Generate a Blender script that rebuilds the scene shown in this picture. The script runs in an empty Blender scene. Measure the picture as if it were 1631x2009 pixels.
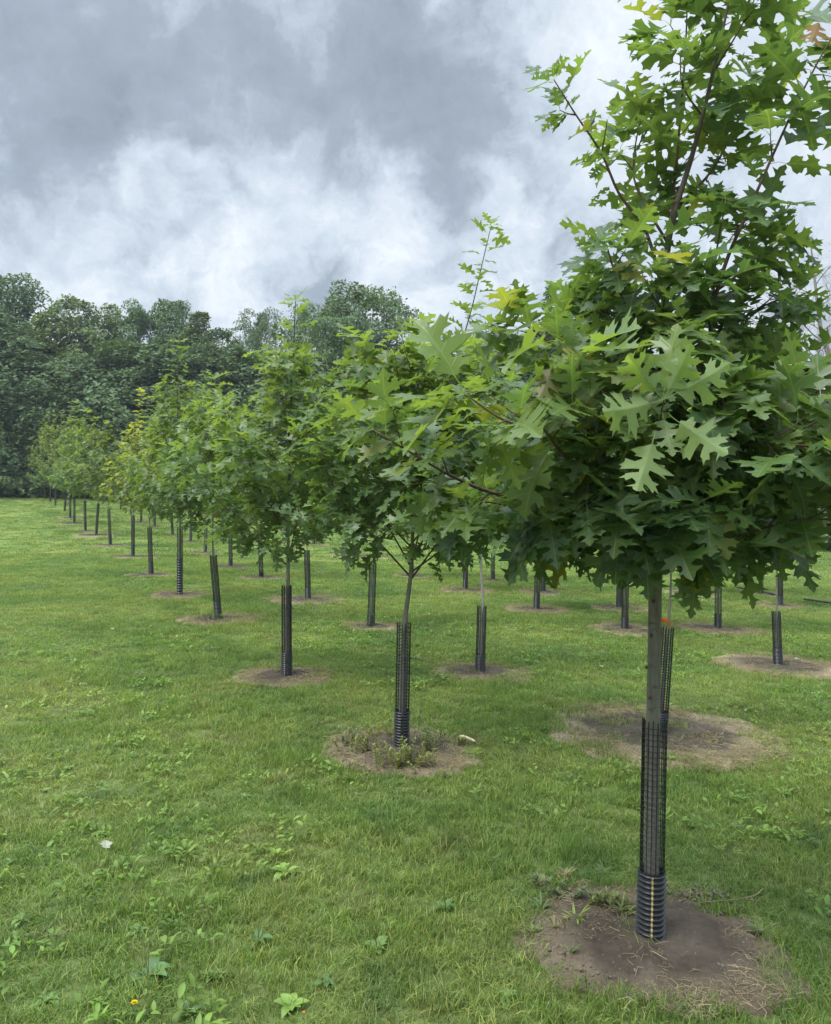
import bpy, math, random
import numpy as np
from mathutils import Vector, Matrix, Euler
from mathutils.geometry import tessellate_polygon

# ------------------------------------------------------------------ camera
W, H, F = 1631.0, 2009.0, 1600.0
EYE = 1.65
PITCH = math.atan(37.5 / F)
scn = bpy.context.scene
cam_d = bpy.data.cameras.new("camera")
cam_d.sensor_fit = 'VERTICAL'
cam_d.sensor_height = 24.0
cam_d.lens = 24.0 * F / H
cam_d.clip_start = 0.05
cam_d.clip_end = 900
cam = bpy.data.objects.new("camera", cam_d)
cam.location = (0, 0, EYE)
cam.rotation_euler = (math.pi / 2 - PITCH, 0, 0)
scn.collection.objects.link(cam)
scn.camera = cam
CM = Euler((math.pi / 2 - PITCH, 0, 0)).to_matrix()


def ray(u, v):
    return (CM @ Vector(((u - W / 2) / F, -(v - H / 2) / F, -1.0))).normalized()


def at(u, v, Y):
    """world point seen in pixel (u, v) of the photograph at world depth Y"""
    r = ray(u, v)
    return Vector((0, 0, EYE)) + r * (Y / r.y)


# ------------------------------------------------------------------ render settings
scn.view_settings.view_transform = 'Standard'
scn.view_settings.look = 'None'
scn.view_settings.gamma = 1
scn.view_settings.use_curve_mapping = False
scn.view_settings.exposure = 1.32
scn.render.engine = 'CYCLES'
scn.cycles.max_bounces = 7
scn.cycles.diffuse_bounces = 3
scn.cycles.transmission_bounces = 4
scn.cycles.transparent_max_bounces = 4
scn.cycles.glossy_bounces = 2
scn.cycles.use_denoising = True
scn.cycles.sample_clamp_indirect = 4

SUN_EL, SUN_AZ = math.radians(56), math.radians(-125)      # azimuth from +Y towards +X


# ------------------------------------------------------------------ node helpers
class NT:
    def __init__(s, tree):
        s.t = tree
        s.n = tree.nodes
        s.l = tree.links
        s.n.clear()

    def node(s, typ, ins=None, **kw):
        nd = s.n.new(typ)
        for k, v in kw.items():
            setattr(nd, k, v)
        for k, v in (ins or {}).items():
            if isinstance(v, bpy.types.NodeSocket):
                s.l.new(v, nd.inputs[k])
            else:
                nd.inputs[k].default_value = v
        return nd

    def math(s, op, a, b=0.0, c=None, clamp=False):
        ins = {0: a, 1: b}
        if c is not None:
            ins[2] = c
        return s.node('ShaderNodeMath', ins, operation=op, use_clamp=clamp).outputs[0]

    def vmath(s, op, a, b=(0, 0, 0)):
        nd = s.node('ShaderNodeVectorMath', {0: a, 1: b}, operation=op)
        return nd.outputs['Value'] if op in ('DOT_PRODUCT', 'LENGTH') else nd.outputs[0]

    def noise(s, vec, scale, detail=4, rough=0.55, dist=0.0):
        return s.node('ShaderNodeTexNoise', {'Vector': vec, 'Scale': scale, 'Detail': detail, 'Roughness': rough,
                                             'Distortion': dist}).outputs['Fac']

    def ramp(s, fac, stops, interp='LINEAR'):
        nd = s.node('ShaderNodeValToRGB', {0: fac})
        nd.color_ramp.interpolation = interp
        e = nd.color_ramp.elements
        while len(e) < len(stops):
            e.new(0.5)
        for el, (p, c) in zip(e, stops):
            el.position = p
            el.color = (*c, 1) if len(c) == 3 else c
        return nd.outputs[0]

    def mix(s, fac, a, b, mode='MIX'):
        nd = s.node('ShaderNodeMix', data_type='RGBA', blend_type=mode)
        for k, v in ((0, fac), (6, a), (7, b)):
            if isinstance(v, bpy.types.NodeSocket):
                s.l.new(v, nd.inputs[k])
            else:
                nd.inputs[k].default_value = (*v, 1) if isinstance(v, tuple) and len(v) == 3 else v
        return nd.outputs[2]

    def maprange(s, v, a, b, c=0.0, d=1.0, smooth=True):
        return s.node('ShaderNodeMapRange', {0: v, 1: a, 2: b, 3: c, 4: d},
                      interpolation_type='SMOOTHSTEP' if smooth else 'LINEAR').outputs[0]


# ------------------------------------------------------------------ sky: heavy cloud over a Nishita sky
world = bpy.data.worlds.new("World")
scn.world = world
world.use_nodes = True
n = NT(world.node_tree)
tc = n.node('ShaderNodeTexCoord').outputs['Generated']
d = n.vmath('NORMALIZE', tc)
sep = n.node('ShaderNodeSeparateXYZ', {0: d})
zz = n.math('ADD', n.math('MAXIMUM', sep.outputs[2], 0.0), 0.16)
px = n.math('DIVIDE', sep.outputs[0], zz)
py = n.math('DIVIDE', sep.outputs[1], zz)
pl = n.node('ShaderNodeCombineXYZ', {0: px, 1: py, 2: 3.7}).outputs[0]
warp = n.node('ShaderNodeTexNoise', {'Vector': d, 'Scale': 7.0, 'Detail': 6, 'Roughness': 0.6}).outputs['Color']
wv = n.vmath('SUBTRACT', warp, (0.5, 0.5, 0.5))
wsc = n.node('ShaderNodeVectorMath', {0: wv, 3: 0.15}, operation='SCALE').outputs[0]
dw = n.vmath('NORMALIZE', n.vmath('ADD', d, wsc))
pl = n.vmath('ADD', pl, n.node('ShaderNodeVectorMath', {0: wv, 3: 0.9}, operation='SCALE').outputs[0])
n1 = n.noise(pl, 1.15, 9, 0.55, 0.25)
n2 = n.noise(pl, 3.0, 8, 0.6, 0.1)
val = n.math('MULTIPLY_ADD', n.math('SUBTRACT', n1, 0.5), .85, 0.50)
val = n.math('MULTIPLY_ADD', n.math('SUBTRACT', n2, 0.5), 0.38, val)
BLOBS = [(380, 130, 520, -.30), (60, 300, 330, -.20), (800, 170, 260, -.16), (640, 480, 230, .16), (520, 420, 120, .08), (600, 590, 150, -.10), (300, 590, 100, -.06),
         (1060, 20, 200, .14), (1250, 60, 260, .08), (620, 20, 110, .10), (320, 335, 90, .30), (190, 520, 170, .24), (90, 560, 130, .14), (455, 545, 140, .24), (360, 600, 120, .12), (960, 230, 260, -.12), (200, 400, 260, -.10), (900, 330, 260, -.06),
         (735, 430, 130, .2), (600, 440, 90, .12), (985, 470, 130, .30), (60, 430, 260, .18), (600, 480, 420, .12), (1500, 350, 500, .04), (20, 20, 160, .10)]
n3 = n.noise(dw, 8.0, 10, .64, .1)
low = n.maprange(sep.outputs[2], .48, .10, 0.55, 1.0)
n4 = n.noise(dw, 21.0, 8, .6, .1)
val = n.math('MULTIPLY_ADD', n.math('MULTIPLY', n.math('SUBTRACT', n4, 0.5), low), 0.45, val)
val = n.math('MULTIPLY_ADD', n.math('MULTIPLY', n.math('SUBTRACT', n3, 0.5), low), 1.45, val)
for u, v, r, a in BLOBS:
    c = ray(u, v)
    dt = n.vmath('DOT_PRODUCT', dw, tuple(c))
    m = n.maprange(dt, math.cos(r / F * 1.15), 1.0, 0.0, a)
    val = n.math('ADD', val, m)
cloud = n.ramp(val, [(0.0, (.120, .143, .171)), (0.28, (.162, .191, .225)), (0.52, (.258, .294, .334)),
                     (0.74, (.345, .374, .404)), (1.0, (.470, .490, .508))])
sky = n.node('ShaderNodeTexSky', sky_type='NISHITA')
sky.sun_disc = False
sky.sun_elevation = SUN_EL
sky.sun_rotation = SUN_AZ
bg1 = n.node('ShaderNodeBackground', {0: sky.outputs[0], 1: 0.10}).outputs[0]
boost = n.maprange(sep.outputs[2], 0.52, 0.95, 1.0, 6.0)
bg2 = n.node('ShaderNodeBackground', {0: cloud, 1: boost}).outputs[0]
ms = n.node('ShaderNodeMixShader', {0: 0.96, 1: bg1, 2: bg2}).outputs[0]
n.node('ShaderNodeOutputWorld', {0: ms})

sun_d = bpy.data.lights.new("sun", 'SUN')
sun_d.energy = 1.5
sun_d.angle = math.radians(28)
sun_d.color = (1.0, 0.965, 0.90)
sun = bpy.data.objects.new("sun", sun_d)
sdir = Vector((math.sin(SUN_AZ) * math.cos(SUN_EL), math.cos(SUN_AZ) * math.cos(SUN_EL), math.sin(SUN_EL)))
sun.rotation_euler = sdir.to_track_quat('Z', 'Y').to_euler()
scn.collection.objects.link(sun)


# ------------------------------------------------------------------ the lie of the land
def sstep(a, b, x):
    t = np.clip((np.asarray(x, float) - a) / (b - a), 0, 1)
    return t * t * (3 - 2 * t)


def hash2(ix, iy, k=0):
    h = np.sin(ix * 127.1 + iy * 311.7 + k * 74.7) * 43758.5453
    return h - np.floor(h)


def vnoise(x, y, sc=1.0, k=0):
    x = np.asarray(x, float) * sc
    y = np.asarray(y, float) * sc
    ix, iy = np.floor(x), np.floor(y)
    fx, fy = x - ix, y - iy
    fx, fy = fx * fx * (3 - 2 * fx), fy * fy * (3 - 2 * fy)
    a, b = hash2(ix, iy, k), hash2(ix + 1, iy, k)
    c, e = hash2(ix, iy + 1, k), hash2(ix + 1, iy + 1, k)
    return (a * (1 - fx) + b * fx) * (1 - fy) + (c * (1 - fx) + e * fx) * fy


def gz(x, y):
    x = np.asarray(x, float)
    y = np.asarray(y, float)
    s = (x - .87) * .908 + (y - 3.0) * .418
    sp = np.logaddexp(0, 2 * np.clip(s, -20, 200)) / 2
    drop = -2.0 * (1 - np.exp(-sp * .047 / 2.0))
    rise = 1.38 * sstep(24, 54, y) * (1 - sstep(-2, 20, s))
    bump = (vnoise(x, y, .35, 3) - .5) * .05 * sstep(6, 14, y)
    return drop + rise + bump


def hit(u, v):
    r = ray(u, v)
    lo, t = 0.5, 0.5
    while t < 200:
        p = Vector((0, 0, EYE)) + r * t
        if p.z < float(gz(p.x, p.y)):
            a, b = lo, t
            for _ in range(24):
                m_ = (a + b) / 2
                p = Vector((0, 0, EYE)) + r * m_
                if p.z < float(gz(p.x, p.y)):
                    b = m_
                else:
                    a = m_
            p = Vector((0, 0, EYE)) + r * b
            return Vector((p.x, p.y, float(gz(p.x, p.y))))
        lo = t
        t *= 1.02
    return p


# ------------------------------------------------------------------ mesh helpers
def link(o, parent=None, label=None, cat=None, group=None, kind=None):
    scn.collection.objects.link(o)
    if parent is not None:
        o.parent = parent
    if label:
        o["label"] = label
    if cat:
        o["category"] = cat
    if group:
        o["group"] = group
    if kind:
        o["kind"] = kind
    return o


def empty(name, loc, **kw):
    o = bpy.data.objects.new(name, None)
    o.location = loc
    o.empty_display_size = .1
    return link(o, **kw)


def npmesh(name, V, Fc, mat=None, uv=None, tint=None, smooth=True):
    """V (n,3); Fc a (m,3|4) array, or list of index tuples; uv per vertex; tint per vertex (n,3)"""
    me = bpy.data.meshes.new(name)
    V = np.asarray(V, np.float32)
    if isinstance(Fc, np.ndarray):
        m_, k = Fc.shape
        me.vertices.add(len(V))
        me.vertices.foreach_set('co', V.ravel())
        me.loops.add(m_ * k)
        me.loops.foreach_set('vertex_index', Fc.ravel().astype(np.int32))
        me.polygons.add(m_)
        me.polygons.foreach_set('loop_start', np.arange(m_, dtype=np.int32) * k)
        me.polygons.foreach_set('loop_total', np.full(m_, k, np.int32))
        li = Fc.ravel()
    else:
        me.from_pydata([tuple(map(float, v)) for v in V], [], Fc)
        li = np.array([i for f in Fc for i in f])
    if uv is not None:
        l = me.uv_layers.new(name='UVMap')
        l.data.foreach_set('uv', np.asarray(uv, np.float32)[li].ravel())
    if tint is not None:
        a = me.attributes.new('tint', 'FLOAT_COLOR', 'POINT')
        t4 = np.ones((len(V), 4), np.float32)
        t4[:, :3] = tint
        a.data.foreach_set('color', t4.ravel())
    me.update(calc_edges=True)
    me.polygons.foreach_set('use_smooth', np.full(len(me.polygons), smooth))
    if mat:
        me.materials.append(mat)
    return me


def catmull(P, k=4):
    P = [Vector(p) for p in P]
    if len(P) < 3:
        return [P[0].lerp(P[-1], i / k) for i in range(k + 1)]
    Q = [P[0] * 2 - P[1]] + P + [P[-1] * 2 - P[-2]]
    out = []
    for i in range(1, len(Q) - 2):
        a, b, c, e = Q[i - 1:i + 3]
        for j in range(k):
            t = j / k
            out.append(.5 * ((2 * b) + (c - a) * t + (2 * a - 5 * b + 4 * c - e) * t * t + (3 * b - a - 3 * c + e) * t ** 3))
    out.append(P[-1])
    return out


class Tubes:
    """collects swept tubes (triangles and quads kept as quads) into one mesh"""

    def __init__(s):
        s.V, s.F = [], []

    def add(s, pts, radii, sides=6, cap=True, jit=0, rng=None):
        pts = [Vector(p) for p in pts]
        m_ = len(pts)
        if not hasattr(radii, '__len__'):
            radii = [radii] * m_
        base = len(s.V)
        t = (pts[1] - pts[0]).normalized()
        nrm = t.orthogonal().normalized()
        for i in range(m_):
            t = (pts[min(i + 1, m_ - 1)] - pts[max(i - 1, 0)])
            t = t.normalized() if t.length > 1e-9 else Vector((0, 0, 1))
            nrm = (nrm - t * nrm.dot(t))
            nrm = nrm.normalized() if nrm.length > 1e-6 else t.orthogonal().normalized()
            b = t.cross(nrm)
            for k in range(sides):
                a = 2 * math.pi * k / sides
                r = radii[i] * (1 + (rng.uniform(-jit, jit) if jit else 0))
                s.V.append(pts[i] + (nrm * math.cos(a) + b * math.sin(a)) * r)
        for i in range(m_ - 1):
            for k in range(sides):
                k2 = (k + 1) % sides
                s.F.append((base + i * sides + k, base + i * sides + k2, base + (i + 1) * sides + k2, base + (i + 1) * sides + k))
        if cap:
            s.F.append(tuple(base + (m_ - 1) * sides + k for k in range(sides)))
            s.F.append(tuple(base + k for k in reversed(range(sides))))

    def mesh(s, name, mat, smooth=True):
        return npmesh(name, np.array([tuple(v) for v in s.V]), s.F, mat, smooth=smooth)


# ------------------------------------------------------------------ materials
def newmat(name):
    m = bpy.data.materials.new(name)
    m.use_nodes = True
    return m, NT(m.node_tree)


def leaf_material(name, source, veins=True, gloss=.38, trans=.46, under=1.0, sheen=.5):
    """two-sided leaf: waxy upper side, paler dull underside, light passes through"""
    m, n = newmat(name)
    if source == 'object':
        col = n.node('ShaderNodeObjectInfo').outputs['Color']
    elif source == 'instancer':
        col = n.node('ShaderNodeAttribute', attribute_name='tint', attribute_type='INSTANCER').outputs['Color']
    else:
        col = n.node('ShaderNodeAttribute', attribute_name='tint').outputs['Color']
    geo = n.node('ShaderNodeNewGeometry')
    if veins:
        uvn = n.node('ShaderNodeUVMap', uv_map='UVMap').outputs[0]
        sp = n.node('ShaderNodeSeparateXYZ', {0: uvn})
        ax = n.math('ABSOLUTE', sp.outputs[0])
        y = sp.outputs[1]
        mid = n.maprange(ax, 0.006, 0.020, 1, 0)
        q = n.math('SUBTRACT', y, n.math('MULTIPLY', ax, 0.75))
        fr = n.math('FRACT', n.math('MULTIPLY_ADD', q, 4.0, 0.1))
        ln = n.maprange(n.math('ABSOLUTE', n.math('SUBTRACT', fr, 0.5)), 0.02, 0.075, 0.7, 0)
        vein = n.math('MAXIMUM', mid, ln)
        ob = n.node('ShaderNodeObjectInfo').outputs['Random']
        nz = n.noise(n.vmath('ADD', uvn, n.node('ShaderNodeCombineXYZ', {0: n.math('MULTIPLY', ob, 40.0), 1: 0.0, 2: 0.0}).outputs[0]),
                     5.0, 5, .6)
        col = n.mix(n.maprange(nz, .35, .75, 0, .55), col, n.mix(0.5, col, (.17, .20, .03)))
        sp_ = n.noise(n.vmath('ADD', uvn, n.node('ShaderNodeCombineXYZ', {0: n.math('MULTIPLY', ob, 90.0), 1: 3.0, 2: 0.0}).outputs[0]), 13.0, 3, .6)
        col = n.mix(n.maprange(sp_, .70, .76, 0, .7), col, (.14, .085, .03))
        col = n.mix(n.math('MULTIPLY', vein, 0.45), col, (.21, .27, .09))
    under_c = n.mix(0.55, col, (.15, .21, .10))
    c2 = n.mix(n.math('MULTIPLY', geo.outputs['Backfacing'], under), col, under_c)
    rough = n.math('MULTIPLY_ADD', geo.outputs['Backfacing'], .3, gloss)
    bs = n.node('ShaderNodeBsdfPrincipled', {'Base Color': c2, 'Roughness': rough})
    bs.inputs['Specular IOR Level'].default_value = sheen
    if veins:
        bp = n.node('ShaderNodeBump', {'Height': vein, 'Strength': .25, 'Distance': .004})
        n.l.new(bp.outputs[0], bs.inputs['Normal'])
    tcol = n.mix(1.0, col, (2.0, 1.85, .85), 'MULTIPLY')
    tr = n.node('ShaderNodeBsdfTranslucent', {'Color': tcol})
    mx = n.node('ShaderNodeMixShader', {0: trans, 1: bs.outputs[0], 2: tr.outputs[0]})
    n.node('ShaderNodeOutputMaterial', {0: mx.outputs[0]})
    return m


def bark_material(name, c1, c2, c3, sc=14.0, young=0):
    m, n = newmat(name)
    tc = n.node('ShaderNodeTexCoord').outputs['Object']
    mp = n.node('ShaderNodeMapping', {'Vector': tc, 'Scale': (1, 1, .22)}).outputs[0]
    a = n.noise(mp, sc * 3, 8, .65)
    mp2 = n.node('ShaderNodeMapping', {'Vector': tc, 'Scale': (1, 1, 2.2)}).outputs[0]
    b = n.noise(mp2, sc, 4, .6)
    col = n.ramp(a, [(.3, c1), (.6, c2)])
    col = n.mix(n.maprange(b, .58, .72, 0, .75), col, c3)
    if young:      # wood of the last two summers, higher up the stem, is darker and browner
        zc = n.node('ShaderNodeSeparateXYZ', {0: tc}).outputs[2]
        col = n.mix(n.maprange(zc, young, young + .5, 0, 1), col, n.mix(n.maprange(a, .3, .6), (.050, .040, .032), (.095, .075, .058)))
    bp = n.node('ShaderNodeBump', {'Height': a, 'Strength': .5, 'Distance': .004}).outputs[0]
    bs = n.node('ShaderNodeBsdfPrincipled', {'Base Color': col, 'Roughness': .85, 'Normal': bp})
    n.node('ShaderNodeOutputMaterial', {0: bs.outputs[0]})
    return m


def flat_material(name, col, rough=.8, var=.3, sc=30, spec=.3, trans=0):
    m, n = newmat(name)
    tc = n.node('ShaderNodeTexCoord').outputs['Object']
    a = n.noise(tc, sc, 5, .6)
    cc = n.mix(n.maprange(a, .3, .7), tuple(c * (1 - var) for c in col), tuple(min(1, c * (1 + var)) for c in col))
    bs = n.node('ShaderNodeBsdfPrincipled', {'Base Color': cc, 'Roughness': rough})
    bs.inputs['Specular IOR Level'].default_value = spec
    out = bs.outputs[0]
    if trans:
        tr = n.node('ShaderNodeBsdfTranslucent', {'Color': cc}).outputs[0]
        out = n.node('ShaderNodeMixShader', {0: trans, 1: out, 2: tr}).outputs[0]
    n.node('ShaderNodeOutputMaterial', {0: out})
    return m


def lawn_colour(n, blade=False):
    """patches of fresh green, yellowed and dark turf by place on the ground (shared by blades and sod)"""
    pos = n.node('ShaderNodeNewGeometry').outputs['Position']
    sp = n.node('ShaderNodeSeparateXYZ', {0: pos})
    p2 = n.node('ShaderNodeCombineXYZ', {0: sp.outputs[0], 1: sp.outputs[1], 2: 0.0}).outputs[0]
    a = n.noise(p2, .55, 4, .6, .4)
    b = n.noise(p2, 2.1, 4, .6, .3)
    c = n.noise(p2, .17, 3, .5)
    col = n.ramp(a, [(.34, (.100, .172, .040)), (.5, (.150, .222, .050)), (.66, (.205, .250, .068))])
    col = n.mix(n.maprange(b, .52, .72, 0, .65), col, (.190, .212, .080))
    col = n.mix(n.maprange(b, .46, .28, 0, .5), col, (.058, .125, .040))
    col = n.mix(n.maprange(c, .5, .7, 0, .30), col, (.120, .165, .045))
    sp2 = n.math('ADD', n.math('MULTIPLY', sp.outputs[0], .908), n.math('MULTIPLY', sp.outputs[1], .418))
    band = n.noise(n.node('ShaderNodeCombineXYZ', {0: sp2, 1: n.math('MULTIPLY', sp.outputs[1], .04), 2: 4.0}).outputs[0], .95, 3, .5)
    col = n.mix(n.maprange(band, .54, .66, 0, .40), col, (.155, .228, .058))       # strips bent over by the mower
    col = n.mix(n.maprange(band, .46, .34, 0, .35), col, (.070, .140, .038))
    col = n.mix(n.maprange(sp2, .2, -2.8, 0, .30), col, (.160, .220, .058))          # drier beyond the first row
    return col, p2


def make_ground_mat():
    m, n = newmat("lawn_sod")
    col, p2 = lawn_colour(n)
    f = n.noise(p2, 38, 6, .7)
    f2 = n.noise(p2, 9, 5, .65)
    col = n.mix(1.0, col, n.ramp(f, [(.25, (.35, .35, .35)), (.75, (1.45, 1.4, 1.35))]), 'MULTIPLY')
    near = n.node('ShaderNodeSeparateXYZ', {0: p2}).outputs[1]
    thatch = n.mix(n.maprange(f2, .35, .7), (.050, .070, .024), (.11, .12, .05))
    col = n.mix(n.maprange(near, 6, 22, .65, .08), col, thatch)
    bp = n.node('ShaderNodeBump', {'Height': f, 'Strength': .6, 'Distance': .03}).outputs[0]
    bs = n.node('ShaderNodeBsdfPrincipled', {'Base Color': col, 'Roughness': .9, 'Normal': bp})
    bs.inputs['Specular IOR Level'].default_value = .1
    n.node('ShaderNodeOutputMaterial', {0: bs.outputs[0]})
    return m


def make_grass_mat():
    m, n = newmat("grass_blade")
    col, p2 = lawn_colour(n)
    at_ = n.node('ShaderNodeAttribute', attribute_name='tint').outputs['Color']
    it = n.node('ShaderNodeAttribute', attribute_name='itint', attribute_type='INSTANCER').outputs['Fac']
    col = n.mix(1.0, col, at_, 'MULTIPLY')
    v = n.maprange(it, 0, 1, .72, 1.38, smooth=False)
    col = n.mix(1.0, col, n.node('ShaderNodeCombineXYZ', {0: v, 1: v, 2: v}).outputs[0], 'MULTIPLY')
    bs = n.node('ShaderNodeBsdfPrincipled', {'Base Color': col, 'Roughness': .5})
    bs.inputs['Specular IOR Level'].default_value = .35
    tr = n.node('ShaderNodeBsdfTranslucent', {'Color': n.mix(1.0, col, (1.5, 1.6, .8), 'MULTIPLY')})
    mx = n.node('ShaderNodeMixShader', {0: .42, 1: bs.outputs[0], 2: tr.outputs[0]})
    n.node('ShaderNodeOutputMaterial', {0: mx.outputs[0]})
    return m


def make_soil_mat():
    m, n = newmat("bare_soil")
    tc = n.node('ShaderNodeTexCoord').outputs['Object']
    geo = n.node('ShaderNodeNewGeometry').outputs['Position']
    a = n.noise(geo, 5, 6, .65, .4)
    b = n.noise(geo, 60, 6, .7)
    col = n.ramp(a, [(.3, (.040, .031, .023)), (.5, (.064, .051, .038)), (.7, (.100, .082, .062))])
    straw = n.node('ShaderNodeObjectInfo').outputs['Color']
    amt = n.node('ShaderNodeSeparateXYZ', {0: straw}).outputs[0]
    rad = n.vmath('LENGTH', n.vmath('MULTIPLY', tc, (1, 1, 0)))
    e = n.math('ADD', rad, n.math('MULTIPLY', n.math('SUBTRACT', n.noise(geo, 4, 5, .6), .5), 0.9))
    ef = n.math('MULTIPLY', n.maprange(e, .5, .95), amt)
    col = n.mix(ef, col, n.ramp(b, [(.35, (.17, .13, .08)), (.65, (.36, .285, .18))]))
    col = n.mix(n.maprange(b, .60, .70, 0, .6), col, (.20, .170, .125))
    col = n.mix(n.maprange(b, .42, .34, 0, .7), col, (.030, .022, .015))
    bp = n.node('ShaderNodeBump', {'Height': n.math('ADD', b, n.noise(geo, 22, 5, .6)), 'Strength': .7, 'Distance': .012}).outputs[0]
    bs = n.node('ShaderNodeBsdfPrincipled', {'Base Color': col, 'Roughness': .92, 'Normal': bp})
    bs.inputs['Specular IOR Level'].default_value = .15
    n.node('ShaderNodeOutputMaterial', {0: bs.outputs[0]})
    return m


M_LEAF_O = leaf_material("oak_leaf", 'object')
M_LEAF_M = leaf_material("oak_foliage", 'mesh')
M_WOODLEAF = leaf_material("wood_foliage", 'mesh', veins=False, gloss=.5, trans=.22, under=.4, sheen=.35)
M_WEED = leaf_material("weed_leaf", 'object', veins=False, gloss=.5, trans=.3)
M_BARK = bark_material("smooth_bark", (.120, .108, .090), (.215, .200, .170), (.085, .070, .052), young=1.25)
M_BARK_P = bark_material("pale_bark", (.22, .205, .185), (.42, .40, .37), (.10, .085, .07), young=1.7)
M_TWIG = bark_material("twig_bark", (.060, .040, .028), (.115, .075, .050), (.045, .032, .025))
M_WBARK = bark_material("wood_bark", (.035, .032, .028), (.08, .074, .064), (.03, .028, .024), 2)
M_DEAD = bark_material("dead_bark", (.15, .125, .115), (.26, .225, .21), (.11, .09, .08), 2)
M_SOD = make_ground_mat()
M_GRASS = make_grass_mat()
M_SOIL = make_soil_mat()
M_PLASTIC = flat_material("black_plastic", (.014, .015, .018), .42, .35, 60, .5)
M_PIPE = flat_material("corrugated_black_plastic", (.021, .023, .028), .30, .3, 40, .6)
M_STRIPE = flat_material("yellow_stripe", (.36, .29, .12), .6, .3, 90)
M_ORANGE = flat_material("orange_tape", (.62, .13, .04), .45, .15, 60, .4, .3)
M_STRAW = flat_material("dry_straw", (.32, .26, .15), .85, .45, 3, .2, .15)
M_CLOD = flat_material("clods", (.15, .125, .095), .95, .4, 40, .1)
M_WHITE = flat_material("pale_leaf", (.33, .34, .25), .7, .12, 60, .2, .25)
M_YELLOW = flat_material("yellow_petals", (.75, .50, .02), .6, .1, 80, .2, .2)
M_WOODBIT = flat_material("bleached_wood", (.50, .42, .30), .8, .3, 25, .2)
M_CANE = flat_material("old_hose", (.045, .045, .042), .6, .35, 10)


# ------------------------------------------------------------------ ground
def make_ground():
    xs = np.concatenate([-np.geomspace(400, 70, 14), np.linspace(-66, 66, 90), np.geomspace(70, 400, 14)])
    ys = np.concatenate([-np.geomspace(300, 6, 14), np.linspace(-4, 80, 80), np.geomspace(84, 500, 14)])
    X, Y = np.meshgrid(xs, ys)
    V = np.stack([X, Y, gz(X, Y)], -1).reshape(-1, 3)
    ny, nx = X.shape
    i = (np.arange(ny - 1)[:, None] * nx + np.arange(nx - 1)[None]).ravel()
    Fc = np.stack([i, i + 1, i + nx + 1, i + nx], 1)
    # small-scale truth near the camera comes from a finer sheet of the same surface
    o = bpy.data.objects.new("ground", npmesh("ground", V, Fc, M_SOD))
    link(o, kind='structure', label="mown grass ground falling away to the right")


make_ground()
_xs = np.concatenate([-np.geomspace(400, 70, 14), np.linspace(-66, 66, 90), np.geomspace(70, 400, 14)])
_ys = np.concatenate([-np.geomspace(300, 6, 14), np.linspace(-4, 80, 80), np.geomspace(84, 500, 14)])
_G = gz(*np.meshgrid(_xs, _ys))


def gmesh(x, y):
    """height of the ground sheet as built (bilinear on its grid)"""
    x = np.asarray(x, float)
    y = np.asarray(y, float)
    i = np.clip(np.searchsorted(_xs, x) - 1, 0, len(_xs) - 2)
    j = np.clip(np.searchsorted(_ys, y) - 1, 0, len(_ys) - 2)
    fx = (x - _xs[i]) / (_xs[i + 1] - _xs[i])
    fy = (y - _ys[j]) / (_ys[j + 1] - _ys[j])
    return (_G[j, i] * (1 - fx) + _G[j, i + 1] * fx) * (1 - fy) + (_G[j + 1, i] * (1 - fx) + _G[j + 1, i + 1] * fx) * fy


# ------------------------------------------------------------------ leaves
OUT_R = [(.05, .01), (.12, .055), (.27, .075), (.34, .135), (.22, .165), (.245, .215), (.11, .235), (.10, .275), (.22, .29),
         (.40, .275), (.385, .335), (.53, .385), (.40, .425), (.425, .495), (.25, .465), (.10, .475), (.09, .53), (.19, .585),
         (.365, .595), (.32, .655), (.45, .735), (.29, .725), (.27, .79), (.15, .715), (.075, .745), (.08, .80), (.215, .865),
         (.10, .88), (.085, .935)]
OUT_LOW = [(.10, .04), (.33, .12), (.11, .235), (.25, .28), (.52, .39), (.30, .46), (.10, .49), (.20, .59), (.43, .74), (.085, .76),
           (.2, .87)]


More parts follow.
